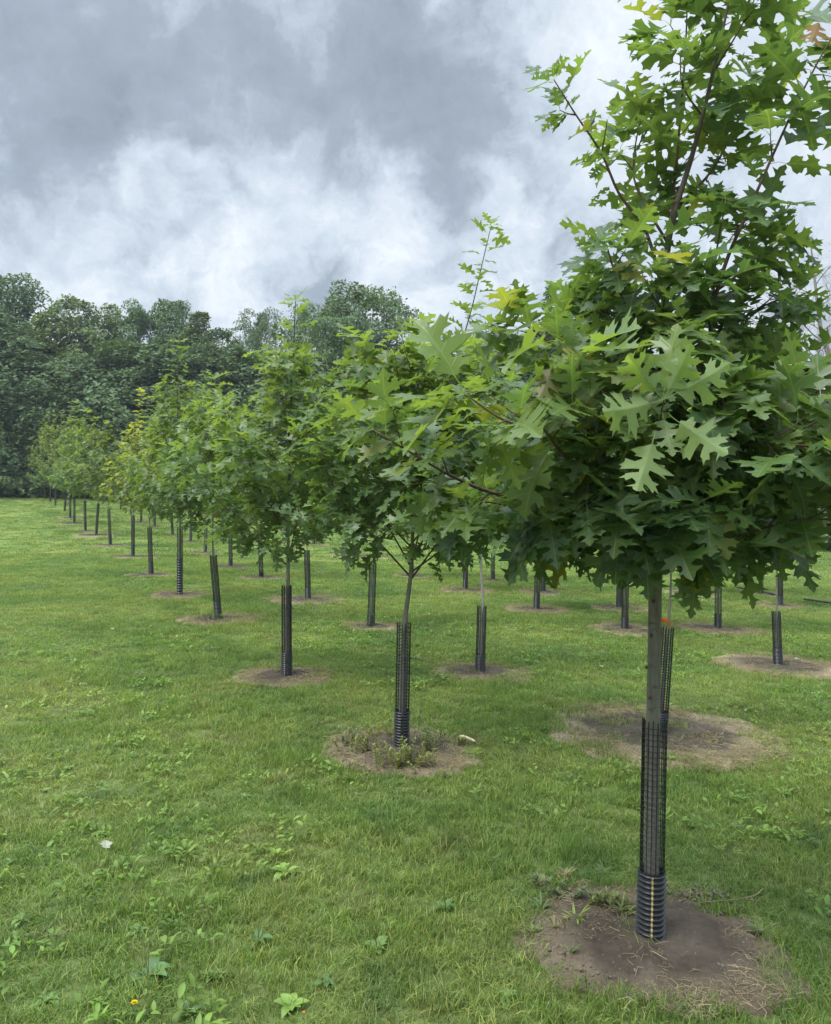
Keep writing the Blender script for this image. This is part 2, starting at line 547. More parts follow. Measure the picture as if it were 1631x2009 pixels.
def leaf_geo(rng, outline, width=.82, midn=5, bend=None, fold=None, pet=.24):
    """returns V, tris, uv: petiole along +Y from the origin, then the blade of length 1"""
    bend = rng.uniform(.05, .85) if bend is None else bend
    fold = rng.uniform(-.15, .55) if fold is None else fold
    tw = rng.uniform(-.25, .25)
    wave = rng.uniform(0, 6.28)
    V, T, UV = [], [], []
    mids = [(0, i / midn) for i in range(midn + 1)]
    for side in (1, -1):
        pts = [(x * width * side * rng.uniform(.86, 1.12), min(.985, y + rng.uniform(-.018, .018)) + (0.02 if side < 0 else 0)) for x, y in outline]
        poly = [(0, 0)] + pts + [(0, 1.0)] + list(reversed(mids[1:-1]))
        tri = tessellate_polygon([[Vector((x, y, 0)) for x, y in poly]])
        b = len(V)
        for x, y in poly:
            V.append((x, y))
            UV.append((x, y))
        for t in tri:
            a, b2, c = (poly[i] for i in t)
            area = (b2[0] - a[0]) * (c[1] - a[1]) - (b2[1] - a[1]) * (c[0] - a[0])
            if abs(area) < 1e-6:
                continue
            t = t if area > 0 else (t[0], t[2], t[1])
            T.append(tuple(b + i for i in t))
    P = []
    for x, y in V:
        z = fold * abs(x) + .05 * math.sin(wave + y * 9 + (3 if x > 0 else 0)) * min(1, abs(x) * 5) + tw * x * y
        th = bend * y
        # bend along the length: arc
        yy = math.sin(th) / bend if abs(bend) > 1e-3 else y
        zz = -(1 - math.cos(th)) / bend if abs(bend) > 1e-3 else 0
        P.append((x, pet + yy - math.sin(th) * z * -1, zz + math.cos(th) * z))
    b = len(P)
    w = .011
    P += [(-w, 0, 0), (w, 0, 0), (w * .8, pet * .55, .03), (-w * .8, pet * .55, .03), (w * .7, pet + .02, 0.0), (-w * .7, pet + .02, 0.0)]
    UV += [(0, 0)] * 6
    T += [(b, b + 1, b + 2), (b, b + 2, b + 3), (b + 3, b + 2, b + 4), (b + 3, b + 4, b + 5)]
    return np.array(P), np.array(T), np.array(UV)


rngL = random.Random(5)
LEAF_HI = [leaf_geo(rngL, OUT_R, width=rngL.uniform(.76, .92)) for _ in range(12)]
LEAF_LO = [leaf_geo(rngL, OUT_LOW, width=rngL.uniform(.76, .92), midn=3) for _ in range(6)]
MAPLE = [(.10, -.05), (.30, -.02), (.25, .12), (.52, .30), (.34, .36), (.40, .52), (.17, .50), (.20, .72), (.09, .76)]
LEAF_MA = [leaf_geo(rngL, MAPLE, width=.95, midn=3) for _ in range(5)]
LEAF_HI_ME = [npmesh("oak_leaf", *(g[0], g[1], M_LEAF_O, g[2])) for g in LEAF_HI]
LEAF_LO_ME = [npmesh("oak_leaf_small", *(g[0], g[1], M_LEAF_O, g[2])) for g in LEAF_LO]


def leaf_matrix(p, dirv, nrm, size):
    y = dirv.normalized()
    z = nrm - y * nrm.dot(y)
    z = z.normalized() if z.length > 1e-4 else y.orthogonal().normalized()
    x = y.cross(z)
    m = Matrix((x, y, z)).transposed().to_4x4()
    return Matrix.Translation(p) @ m @ Matrix.Scale(size, 4)


def mass(name, geos, leaves, mat):
    """one mesh of many leaves; leaves = [(matrix, colour, variant)]"""
    Vs, Fs, Us, Ts = [], [], [], []
    off = 0
    groups = {}
    for m_, c, k in leaves:
        groups.setdefault(k % len(geos), []).append((m_, c))
    for k, L in groups.items():
        V, T, U = geos[k]
        A = np.array([np.array(m_) for m_, _ in L])
        C = np.array([c for _, c in L])
        P = np.einsum('nij,vj->nvi', A[:, :3, :3], V) + A[:, None, :3, 3]
        nV = len(V)
        Vs.append(P.reshape(-1, 3))
        Fs.append((T[None] + (np.arange(len(L)) * nV)[:, None, None]).reshape(-1, 3) + off)
        Us.append(np.tile(U, (len(L), 1)))
        Ts.append(np.repeat(C, nV, 0))
        off += len(L) * nV
    return npmesh(name, np.concatenate(Vs), np.concatenate(Fs), mat, np.concatenate(Us), np.concatenate(Ts))


PAL = {
    'oak': dict(dark=(.042, .098, .052), mid=(.068, .134, .046), light=(.130, .200, .050)),
    'oak2': dict(dark=(.052, .110, .050), mid=(.084, .154, .048), light=(.135, .205, .055)),
    'maple': dict(dark=(.042, .084, .034), mid=(.070, .120, .038), light=(.130, .180, .050)),
    'yellow': dict(dark=(.12, .18, .028), mid=(.19, .25, .040), light=(.30, .32, .060)),
    'birch': dict(dark=(.060, .115, .030), mid=(.10, .165, .040), light=(.160, .215, .055)),
}


def lerp3(a, b, t):
    return tuple(x + (y - x) * t for x, y in zip(a, b))


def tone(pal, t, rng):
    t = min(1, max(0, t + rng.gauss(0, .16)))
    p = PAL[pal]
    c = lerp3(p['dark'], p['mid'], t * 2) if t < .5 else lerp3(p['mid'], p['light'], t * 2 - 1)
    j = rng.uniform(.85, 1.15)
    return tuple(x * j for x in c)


class Grown:
    def __init__(s, rng, pal, lsize, droop=.5):
        s.rng, s.pal, s.ls, s.droop = rng, pal, lsize, droop
        s.leaves = []
        s.limbs = []         # (pts, radii)  primary limbs
        s.twigs = []         # thin shoots

    def leaf(s, p, t, az, spread, light, size=1.0, droop=None, out=None):
        rng = s.rng
        perp = t.orthogonal().normalized()
        perp.rotate(Matrix.Rotation(az, 3, t))
        d_ = t * math.cos(spread) + perp * math.sin(spread)
        dr = s.droop if droop is None else droop
        d_ = (d_ + Vector((0, 0, -1)) * dr * rng.uniform(.3, 1.5)).normalized()
        up = Vector((0, 0, 1)) + (out or t) * .35 * rng.uniform(0, 1.6) + Vector((rng.gauss(0, .28), rng.gauss(0, .28), 0))
        sz = s.ls * size * rng.choice([.68, .85, 1.0, 1.05, 1.15])
        s.leaves.append((leaf_matrix(p, d_, up, sz), tone(s.pal, light, rng), rng.randrange(40)))

    def shoot(s, pts, light, start=.15, step=.045, tip=5, size=1.0, droop=None):
        """leaves alternately along a twig, a whorl at its end"""
        rng = s.rng
        L = sum((pts[i + 1] - pts[i]).length for i in range(len(pts) - 1))
        az = rng.uniform(0, 6.28)
        acc, nxt = 0, L * start
        out = (pts[-1] - pts[0]).normalized()
        for i in range(len(pts) - 1):
            seg = pts[i + 1] - pts[i]
            l = seg.length
            if l < 1e-6:
                continue
            t = seg / l
            while nxt < acc + l:
                p = pts[i] + t * (nxt - acc)
                f = nxt / max(L, .01)
                az += 2.4 + rng.uniform(-.4, .4)
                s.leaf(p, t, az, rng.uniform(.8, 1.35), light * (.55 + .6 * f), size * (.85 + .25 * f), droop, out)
                nxt += step * rng.uniform(.6, 1.5)
            acc += l
        t = (pts[-1] - pts[-2]).normalized()
        for k in range(tip):
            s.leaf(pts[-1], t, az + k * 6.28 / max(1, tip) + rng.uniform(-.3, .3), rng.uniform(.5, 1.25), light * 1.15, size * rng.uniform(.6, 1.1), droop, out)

    def limb(s, ctrl, r0, light, ntw=None, twl=.26, step=.056, tip=6, start=.25, size=1.0, droop=None, bare=0.0, r1=.0022):
        rng = s.rng
        pts = catmull(ctrl, 4)
        m_ = len(pts)
        rad = [r0 + (r1 - r0) * (i / (m_ - 1)) ** .8 for i in range(m_)]
        s.limbs.append((pts, rad))
        L = sum((pts[i + 1] - pts[i]).length for i in range(m_ - 1))
        s.shoot(pts, light, start=max(start, bare), step=step * 1.15, tip=tip, size=size, droop=droop)
        ntw = int(L / .15) if ntw is None else ntw
        side = rng.choice([-1, 1])
        for k in range(ntw):
            f = max(bare, .22) + (0.93 - max(bare, .22)) * (k + rng.random() * .7) / max(1, ntw)
            i = min(m_ - 2, int(f * (m_ - 1)))
            t = (pts[i + 1] - pts[i]).normalized()
            side = -side
            ax = t.cross(Vector((0, 0, 1)))
            ax = ax.normalized() if ax.length > .1 else Vector((1, 0, 0))
            ax.rotate(Matrix.Rotation(rng.uniform(-1.0, 1.0) + (0 if side > 0 else math.pi), 3, t))
            dv = (t * rng.uniform(.5, .9) + ax * .75).normalized()
            ll = twl * rng.uniform(.45, 1.1) * (1.15 - f * .5)
            q = [pts[i], pts[i] + dv * ll * .5, pts[i] + dv * ll + Vector((0, 0, ll * rng.uniform(-.1, .22)))]
            q = catmull(q, 2)
            s.twigs.append((q, [.0038, .003, .0025, .002, .0015][:len(q)]))
            s.shoot(q, light * rng.uniform(.75, 1.15), start=.3, step=step, tip=rng.choice([3, 4, 5]), size=size * .93, droop=droop)


def grow_auto(seed, base, H_, cb, R, tr, pal, gtop, idx_narrow=False, via=None, top=None, nprim=20, ls=.16, droop=.5, twl=.26, step=.055, dens=1.0, leader=.18):
    """a generic young tree. base, top are world points"""
    rng = random.Random(seed)
    g = Grown(rng, pal, ls, droop)
    top = top or base + Vector((rng.uniform(-.12, .12), rng.uniform(-.1, .1), H_))
    # the stem stands in its sleeve, then takes its own line
    g1 = gtop + Vector((rng.uniform(.0, .014), .0, 0))
    d0 = (g1 - base)
    ctrl = [base, base.lerp(g1, .5), g1]
    knee = g1 + (top - g1) * .22 + Vector((d0.x * .25, 0, 0)) + Vector((rng.gauss(0, .012), rng.gauss(0, .012), 0))
    ctrl += [knee, g1.lerp(top, .6) + Vector((rng.gauss(0, .025), rng.gauss(0, .025), 0)), top]
    if via:
        ctrl = ctrl[:3] + via + [top]
    tp = catmull(ctrl, 8)
    m_ = len(tp)
    trad = [tr * (1.12 if i == 0 else 1) * (1 - .93 * (i / (m_ - 1)) ** .85) + .0022 for i in range(m_)]
    g.trunk = (tp, trad)
    Ht = top.z - base.z
    az = rng.uniform(0, 6.28)
    for k in range(nprim):
        t = (k + rng.uniform(.1, .9)) / nprim
        h = cb + (Ht * (1 - leader) - cb) * t ** 1.1
        f = h / Ht
        i = min(m_ - 2, int(f * (m_ - 1)))
        p = tp[i].lerp(tp[i + 1], f * (m_ - 1) - i)
        az += 2.4 + rng.uniform(-.35, .35)
        env = (1 - t) ** (.62 if idx_narrow else .48) * (.80 + .20 * min(1, t * 4)) + .10
        L = R * env * rng.uniform(.78, 1.15)
        el = math.radians(rng.uniform(20, 44) + 24 * t)
        dv = Vector((math.cos(az) * math.cos(el), math.sin(az) * math.cos(el), math.sin(el)))
        q = [p, p + dv * L * .35 + Vector((0, 0, .02)), p + dv * L * .72 + Vector((0, 0, .04 * L)), p + dv * L + Vector((0, 0, (.16 + rng.uniform(-.1, .15)) * L))]
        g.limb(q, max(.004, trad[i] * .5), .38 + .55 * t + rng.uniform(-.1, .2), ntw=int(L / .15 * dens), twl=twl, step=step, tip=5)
    # leader
    k0 = int((1 - leader * 1.3) * (m_ - 1))
    g.shoot(tp[k0:], .8, start=.05, step=.038, tip=5, size=1.0, droop=.2)
    return g


def view_area(m_):
    p = m_.translation
    return -(p - Vector((0, 0, EYE))).length


def build_tree(g, name, base, label, cat='tree', group=None, nleaf=0, hi=False, bark=M_BARK, limb_parts=0, geos=None, extra=None, scars=()):
    """Empty at the foot > trunk, branch ..., leaf ..., foliage"""
    root = empty(name, base, label=label, cat=cat, group=group)
    inv = Matrix.Translation(-base)
    tb = Tubes()
    tp, tr = g.trunk
    tb.add([p - base for p in tp], tr, 12 if hi else 7)
    rest = Tubes()
    nl = 0
    order = sorted(range(len(g.limbs)), key=lambda i: -len(g.limbs[i][0]) * g.limbs[i][1][0])
    for rank, i in enumerate(order):
        pts, rad = g.limbs[i]
        pts = [p - base for p in pts]
        if rank < limb_parts:
            b = Tubes()
            b.add(pts, rad, 8 if hi else 5)
            link(bpy.data.objects.new("branch", b.mesh("branch", M_TWIG if not hi else M_TWIG)), parent=root)
        else:
            rest.add(pts, rad, 5 if hi else 3, cap=False)
    for pts, rad in g.twigs:
        rest.add([p - base for p in pts], [r * (1.0 if hi else 1.4) for r in rad[:len(pts)]] if len(rad) >= len(pts) else .003, 4 if hi else 3, cap=False)
    link(bpy.data.objects.new("trunk", tb.mesh("trunk", bark)), parent=root)
    for (u_, v_) in scars:
        q = at(u_, v_, base.y - .03) - base
        sc_ = Tubes()
        sc_.add([q + Vector((0, .006, 0)), q + Vector((0, -.002, 0))], [.007, .004], 8)
        link(bpy.data.objects.new("branch_scar", sc_.mesh("branch_scar", M_TWIG)), parent=root)
    if rest.V:
        link(bpy.data.objects.new("twigs", rest.mesh("twigs", M_TWIG)), parent=root, kind='stuff')
    geos = geos or (LEAF_HI if hi else LEAF_LO)
    mes = LEAF_HI_ME if hi else LEAF_LO_ME
    L = sorted(g.leaves, key=lambda l: -view_area(l[0]))
    for m_, c, k in L[:nleaf]:
        o = bpy.data.objects.new("leaf", mes[k % len(mes)])
        o.matrix_local = inv @ m_
        o.color = (*c, 1)
        link(o, parent=root)
    if extra:
        for m_, c, lab in extra:
            o = bpy.data.objects.new("leaf", LEAF_HI_ME[0])
            o.matrix_local = inv @ m_
            o.color = (*c, 1)
            link(o, parent=root, label=lab)
    R = [(inv @ m_, c, k) for m_, c, k in L[nleaf:]]
    if R:
        link(bpy.data.objects.new("crown", mass("crown", geos, R, M_LEAF_M)), parent=root, kind='stuff')
    return root


# ------------------------------------------------------------------ tree guards
def lattice_mesh(nv=16, nr=38, rv=.0023, rh=.0019):
    """square-hole plastic netting rolled to a sleeve, 1 m tall"""
    t = Tubes()
    R = .0435
    for k in range(nv):
        a = 2 * math.pi * k / nv
        top = 1.0 + (.012 if k % 2 else .004)
        t.add([(R * math.cos(a), R * math.sin(a), z) for z in (0, .5, top)], rv, 4)
    for j in range(1, nr):
        z = j / nr
        ring = [(R * math.cos(2 * math.pi * k / nv), R * math.sin(2 * math.pi * k / nv), z) for k in range(nv + 1)]
        t.add(ring, rh, 4, cap=False)
    return t.mesh("mesh_sleeve", M_PLASTIC, smooth=False)


def pipe_mesh(slit=False, nr=15):
    """ridged drain pipe, 1 m tall unit, scaled to its height"""
    V, Fc = [], []
    prof = []
    for j in range(nr):
        z0 = j / nr
        for dz, r in ((0, .0458), (.16, .0460), (.32, .0515), (.5, .0536), (.68, .0515), (.84, .0460)):
            prof.append((z0 + dz / nr, r))
    prof.append((1.0, .0505))
    inner = [(1.0, .0450), (0.0, .0445)]
    pr = prof + inner
    ns = 28
    a0, a1 = (-math.pi / 2 + .13, 1.5 * math.pi - .13) if slit else (0, 2 * math.pi)
    na = ns + 1 if slit else ns
    for z, r in pr:
        for k in range(na):
            a = a0 + (a1 - a0) * k / ns
            V.append((r * math.cos(a), r * math.sin(a), z))
    for i in range(len(pr) - 1):
        for k in range(ns):
            k2 = k + 1 if slit else (k + 1) % ns
            Fc.append((i * na + k, i * na + k2, (i + 1) * na + k2, (i + 1) * na + k))
    return npmesh("pipe_collar", np.array(V), Fc, M_PIPE, smooth=False)


def stripe_mesh(nr=15):
    V, Fc = [], []
    a0, a1 = -math.pi / 2 - .30, -math.pi / 2 - .17
    for j in range(nr):
        z0 = j / nr
        for dz, r in ((0.34, .0536), (.66, .0536)):
            for a in (a0, a1):
                V.append((r * math.cos(a), r * math.sin(a), z0 + dz / nr))
        b = len(V) - 4
        Fc.append((b, b + 1, b + 3, b + 2))
        if j < nr - 1:
            for dz, r in ((.84, .0466), (1.18, .0466)):
                for a in (a0, a1):
                    V.append((r * math.cos(a), r * math.sin(a), z0 + dz / nr))
            b = len(V) - 4
            Fc.append((b, b + 1, b + 3, b + 2))
            Fc.append((b - 2, b - 1, b + 1, b))
    return npmesh("stripe", np.array(V), Fc, M_STRIPE, smooth=False)


ME_LAT_FAR = lattice_mesh(14, 38, .0036, .0032)
ME_LAT, ME_PIPE, ME_SLIT, ME_STRIPE = lattice_mesh(), pipe_mesh(), pipe_mesh(True), stripe_mesh()


def make_guard(base, top, frac, label, group, style='plain', tie=None, wide=1.0, spin=0.0):
    root = empty("tree_guard", base, label=label, cat="tree guard", group=group)
    v = top - base
    q = Vector((0, 0, 1)).rotation_difference(v.normalized())
    root.rotation_mode = 'QUATERNION'
    root.rotation_quaternion = q @ Euler((0, 0, spin)).to_quaternion()
    hh = v.length
    o = bpy.data.objects.new("mesh_sleeve", ME_LAT if base.y < 4.5 else ME_LAT_FAR)
    o.scale = (wide, wide, hh - .02)
    o.location = (0, 0, .02)
    link(o, parent=root)
    p = bpy.data.objects.new("pipe_collar", ME_SLIT if style == 'slit' else ME_PIPE)
    p.scale = (wide, wide, hh * frac + .03)
    p.location = (0, 0, -.03)
    link(p, parent=root)
    if style == 'stripe':
        s_ = bpy.data.objects.new("stripe", ME_STRIPE)
        link(s_, parent=p)
    if tie:
        t = Tubes()
        hz, dx, dz = tie
        x0 = .046 if dx > 0 else -.046
        t.add([(x0, -.012, hz), (x0 + dx * .5, -.02, hz + dz * .4), (x0 + dx, -.02, hz + dz)], [.0022, .002, .0012], 4)
        t.add([(.05 * math.cos(a * math.pi / 6), .05 * math.sin(a * math.pi / 6), hz) for a in range(13)], .0022, 4, cap=False)
        link(bpy.data.objects.new("cable_tie", t.mesh("cable_tie", M_PLASTIC)), parent=root)
    return root


def make_tape(p, r, label, size=1.0, seed=0):
    rng = random.Random(seed)
    V, Fc = [], []

    def strip(pts, w):
        b = len(V)
        for i, p_ in enumerate(pts):
            V.append(tuple(p_ + Vector((0, 0, w))))
            V.append(tuple(p_ - Vector((0, 0, w))))
        for i in range(len(pts) - 1):
            Fc.append((b + 2 * i, b + 2 * i + 1, b + 2 * i + 3, b + 2 * i + 2))
    ring = [Vector((math.cos(a) * (r + .003), math.sin(a) * (r + .003), math.sin(a * 2) * .004)) for a in np.linspace(0, 6.283, 13)]
    strip(ring, .010 * size)
    for k in range(4):
        a = rng.uniform(3.4, 6.0)
        o_ = Vector((math.cos(a) * r, math.sin(a) * r - .006, 0))
        l = .06 * size * rng.uniform(.6, 1.2)
        dx = rng.choice([-1, 1]) * rng.uniform(.4, 1)
        strip([o_, o_ + Vector((dx * l * .5, -.012, l * .25)), o_ + Vector((dx * l, -.016, -l * rng.uniform(.1, .8)))], .008 * size)
    o = bpy.data.objects.new("flagging_tape", npmesh("flagging_tape", np.array(V), Fc, M_ORANGE, smooth=False))
    o.location = p
    link(o, label=label, cat="marker tape")


# ------------------------------------------------------------------ soil patches
PATCHES = []       # x, y, rx, ry, straw
ME_SOILS = []


def soil_patch(x, y, rx, ry, straw, seed):
    rng = random.Random(seed)
    PATCHES.append((x, y, rx, ry, straw))
    nr, na = (60, 200) if y < 4 else (24, 90) if y < 8 else (12, 48)
    V = []
    ph = [rng.uniform(0, 6.28) for _ in range(5)]
    for i in range(nr + 1):
        f = i / nr
        for k in range(na):
            a = 2 * math.pi * k / na
            w = 1 + .06 * math.sin(2 * a + ph[0]) + .05 * math.sin(3 * a + ph[1]) + .035 * math.sin(7 * a + ph[2]) + .03 * math.sin(13 * a + ph[3])
            X, Y = math.cos(a) * f * w * 1.12, math.sin(a) * f * w * 1.12
            wx, wy = x + X * rx, y + Y * ry
            h = .006 + (.018 * vnoise(wx, wy, 9, 1) + .014 * vnoise(wx, wy, 24, 2) + .012 * vnoise(wx, wy, 3.5, 4) + (.008 * vnoise(wx, wy, 55, 5) if y < 4 else 0)) * (1 - f ** 4)
            V.append((X, Y, float(gmesh(wx, wy)) + float(h) - (.022 if i >= nr - 1 else 0)))
    z0 = float(gmesh(x, y))
    Vn = np.array(V)
    Vn[:, 2] -= z0
    Fc = []
    for i in range(nr):
        for k in range(na):
            k2 = (k + 1) % na
            if i == 0:
                Fc.append((k, (i + 1) * na + k, (i + 1) * na + k2))
            else:
                Fc.append((i * na + k, (i + 1) * na + k, (i + 1) * na + k2, i * na + k2))
    o = bpy.data.objects.new("bare_soil", npmesh("bare_soil", Vn, Fc, M_SOIL))
    o.location = (x, y, z0)
    o.scale = (rx, ry, 1)
    o.color = (straw, 0, 0, 1)
    link(o, kind='structure')


# ------------------------------------------------------------------ rows of young trees
# row, base u, base v, top-of-guard u, v, pipe share, patch radius (m), patch straw, tree (height m, crown base m, radius m, palette, trunk radius, top u) or None
ROWS = [
    (1, 1277, 1848, 1287, 1417, .32, .44, .22, 'hero'),
    (1, 788, 1470, 793, 1223, .31, .47, .5, (2.52, 1.28, .76, 'oak', .027, 838)),
    (1, 563, 1328, 562, 1150, .27, .40, .6, (3.40, 1.30, .92, 'oak2', .026, 578)),
    (1, 429, 1217, 419, 1090, .29, .50, .8, (3.15, 1.40, .70, 'oak2', .018, 425)),
    (1, 353, 1168, 353, 1035, .55, .50, .8, (4.10, 1.50, .95, 'oak2', .024, 352)),
    (1, 297, 1128, 294, 1035, .28, .55, .8, (3.35, 1.55, .55, 'birch', .014, 306)),
    (1, 261, 1092, 261, 1012, .30, .80, .8, (3.75, 1.65, .78, 'yellow', .018, 276)),
    (1, 217, 1070, 214, 1000, .30, .5, .5, (3.35, 1.45, .85, 'maple', .02, 212)),
    (1, 189, 1050, 193, 988, .32, .8, .9, (3.7, 1.55, .80, 'maple', .02, 190)),
    (1, 168, 1042, 167, 983, .30, .4, .3, (4.0, 1.65, .85, 'oak2', .02, 170)),
    (1, 146, 1027, 146, 973, .30, .6, .7, (4.4, 1.70, .85, 'oak2', .02, 148)),
    (1, 138, 1016, 138, 972, .30, .5, .7, (4.0, 1.75, .85, 'maple', .02, 140)),
    (1, 127, 1002, 130, 962, .40, .0, 0, (4.3, 1.75, 1.0, 'maple', .022, 122)),
    (1, 109, 991, 110, 958, .30, .0, 0, (4.2, 1.9, 1.0, 'birch', .022, 108)),
    (1, 99, 984, 99, 954, .30, .0, 0, (4.4, 1.9, 1.1, 'birch', .022, 96)),
    (1, 89, 980, 88, 952, .30, .0, 0, (4.2, 1.9, 1.1, 'birch', .022, 84)),
    (1, 78, 976, 76, 950, .30, .0, 0, (4.4, 1.9, 1.2, 'birch', .022, 74)),
    (2, 1296, 1440, 1309, 1232, .20, .78, .9, (2.5, 1.35, .5, 'oak2', .013, 1320)),
    (2, 942, 1320, 946, 1190, .27, .44, .8, (4.25, 1.45, .62, 'oak2', .016, 962)),
    (2, 728, 1230, 732, 1105, .20, .34, .95, (3.0, 1.4, .7, 'oak2', .017, 745)),
    (2, 605, 1178, 602, 1080, .24, .62, .8, (2.7, 1.5, .5, 'oak2', .010, 600)),
    (2, 513, 1134, 511, 1055, .14, .5, .5, (3.3, 1.5, .7, 'oak2', .016, 505)),
    (2, 453, 1112, 452, 1042, .20, .5, .2, (3.4, 1.5, .8, 'maple', .016, 455)),
    (2, 403, 1085, 405, 1020, .25, .5, .6, (3.2, 1.6, .8, 'maple', .016, 400)),
    (2, 374, 1063, 376, 1007, .25, .3, .2, (3.4, 1.6, .8, 'oak2', .016, 380)),
    (2, 339, 1050, 337, 1004, .25, .3, .2, (3.5, 1.6, .8, 'oak2', .016, 335)),
    (2, 304, 1033, 303, 985, .3, .3, .2, (3.6, 1.7, .8, 'yellow', .016, 310)),
    (2, 277, 1025, 278, 978, .25, .6, .5, (3.7, 1.7, .85, 'maple', .018, 277)),
    (2, 257, 1010, 258, 965, .3, .0, .5, (3.7, 1.8, .85, 'birch', .018, 258)),
    (2, 237, 1000, 240, 958, .3, .0, .5, (3.8, 1.8, .85, 'maple', .018, 238)),
    (3, 1527, 1308, 1524, 1200, .33, .66, .95, (2.7, 1.5, .5, 'maple', .016, 1535)),
    (3, 1226, 1236, 1227, 1143, .27, .52, .8, (3.0, 1.5, .6, 'oak2', .014, 1222)),
    (3, 1053, 1197, 1055, 1132, .50, .50, .9, (2.8, 1.4, .6, 'oak2', .010, 1058)),
    (3, 913, 1159, 914, 1090, .33, .50, .9, (3.2, 1.5, .7, 'maple', .014, 915)),
    (3, 808, 1131, 808, 1075, .33, .45, .8, (3.2, 1.5, .7, 'oak2', .014, 806)),
    (3, 616, 1068, 617, 1020, .33, .6, .9, (3.3, 1.6, .8, 'maple', .016, 612)),
    (3, 700, 1092, 700, 1040, .3, .9, .9, (3.2, 1.6, .8, 'oak2', .016, 700)),
    (4, 1409, 1236, 1409, 1142, .32, .56, .8, (3.1, 1.5, .7, 'oak2', .015, 1405)),
    (4, 1215, 1194, 1216, 1121, .33, .50, .9, (3.1, 1.5, .7, 'maple', .015, 1218)),
    (4, 1066, 1163, 1066, 1108, .33, .50, .6, (3.2, 1.5, .7, 'oak2', .015, 1062)),
    (4, 967, 1139, 968, 1085, .33, .3, .2, (3.2, 1.5, .7, 'oak2', .015, 965)),
    (5, 1531, 1190, 1531, 1125, .3, .40, .8, (3.0, 1.5, .6, 'oak2', .012, 1540)),
    (5, 1360, 1165, 1359, 1108, .33, .60, .9, (3.1, 1.5, .7, 'maple', .015, 1360)),
    (5, 1493, 1166, 1493, 1105, .33, .55, .3, (3.0, 1.5, .7, 'oak2', .015, 1490)),
]
ORD = ['first', 'second', 'third', 'fourth', 'fifth', 'sixth', 'seventh', 'eighth', 'ninth', 'tenth', 'eleventh', 'twelfth', 'thirteenth',
       'fourteenth', 'fifteenth', 'sixteenth', 'seventeenth']
ROWN = {1: 'leftmost row', 2: 'second row from the left', 3: 'third row from the left', 4: 'fourth row from the left',
        5: 'farthest right row'}
LOOK = {'oak': 'dark green young oak', 'oak2': 'green young oak', 'maple': 'leafy green sapling', 'yellow': 'yellow-green sapling',
        'birch': 'light olive sapling'}
cnt = {}
TREES = []
for idx, (row, bu, bv, tu, tv, frac, pr, straw, spec) in enumerate(ROWS):
    b = hit(bu, bv)
    top = at(tu, tv, b.y)
    top.y = b.y + (-.01 if idx % 2 else .015)
    cnt[row] = cnt.get(row, 0) + 1
    k = cnt[row] - 1
    if pr > 0:
        soil_patch(b.x + .0, b.y - (.02 if idx else .0), pr, pr * (1.0 if idx else .95), straw, idx + 11)
    b.z = float(gmesh(b.x, b.y)) + (.01 if pr else -.005)
    style = 'stripe' if idx == 0 else ('slit' if idx in (1, 2, 18) else 'plain')
    tie = {0: None, 1: (.60, .13, -.03), 2: (.62, .12, -.02), 3: (.52, -.12, .0)}.get(idx)
    wide = 1.0
    gl = {0: "black plastic mesh guard in a yellow-striped ridged pipe, nearest the camera",
          1: "black mesh guard with split ridged collar standing among yellow-green weeds",
          17: "tall leaning black mesh guard partly hidden behind the nearest grey trunk"}.get(
        idx, "black mesh guard round the %s trunk in the %s" % (ORD[k], ROWN[row]))
    make_guard(b, top, frac, gl, "black mesh guards round the young trees", style, tie, wide, spin=(idx * 1.3 if style == 'plain' else 0))
    TREES.append((idx, row, k, b, top, spec, pr))

# the nearest tree: its limbs follow the photograph, each point given its own depth
B0 = TREES[0][3]
Y0 = B0.y
rng = random.Random(77)
hero = Grown(rng, 'oak', .176, .55)


def P(u, v, dy=0.0):
    return at(u, v, Y0 + dy)


tp = catmull([B0, P(1280, 1560), P(1284, 1300), P(1287, 1090, .0), P(1296, 860, .02), P(1304, 650, .02), P(1312, 470, .0), P(1363, 288, -.03),
              P(1404, 123, -.05), P(1432, -5, -.06), P(1448, -70, -.07)], 6)
m_ = len(tp)


def trunk_r(i):
    z = tp[i].z
    if z < 1.35:
        return .0280 - .0035 * z
    t = min(1, (z - 1.35) / 2.2)
    return .0225 * (1 - t) ** 1.25 + .0035


hero.trunk = (tp, [trunk_r(i) for i in range(m_)])
hero.shoot(tp[int(m_ * .66):], .42, start=.02, step=.055, tip=4, size=1.1, droop=.25)


def HL(pts, r=.009, light=.45, **kw):
    hero.limb([P(*p) for p in pts], r, light, **kw)


# upper limbs
HL([(1305, 590), (1270, 460, -.02), (1215, 380, -.05), (1180, 300, -.07), (1130, 225, -.1), (1088, 158, -.12)], .008, .55, ntw=4, twl=.12, step=.06, size=.70, start=.3, droop=.3)
HL([(1302, 600), (1318, 420, .05), (1332, 267, .08), (1345, 99, .1), (1350, -40, .1)], .0075, .5, ntw=3, twl=.13, step=.06, size=1.1, start=.35, droop=.3)
HL([(1300, 860), (1375, 722, -.04), (1395, 640, -.08), (1400, 576, -.1), (1406, 494, -.12), (1425, 390, -.14)], .010, .4, ntw=5, twl=.17, step=.065)
HL([(1398, 600, -.1), (1430, 500, -.1), (1470, 411, -.12), (1515, 308, -.12), (1556, 218, -.14), (1602, 127, -.15), (1640, 60, -.16)], .008, .5, ntw=3, twl=.12, step=.062, size=1.15, start=.3, droop=.3)
HL([(1312, 480), (1250, 370, .1), (1245, 300, .14), (1262, 210, .18)], .006, .55, ntw=3, twl=.13, step=.065, size=1.1, droop=.3)
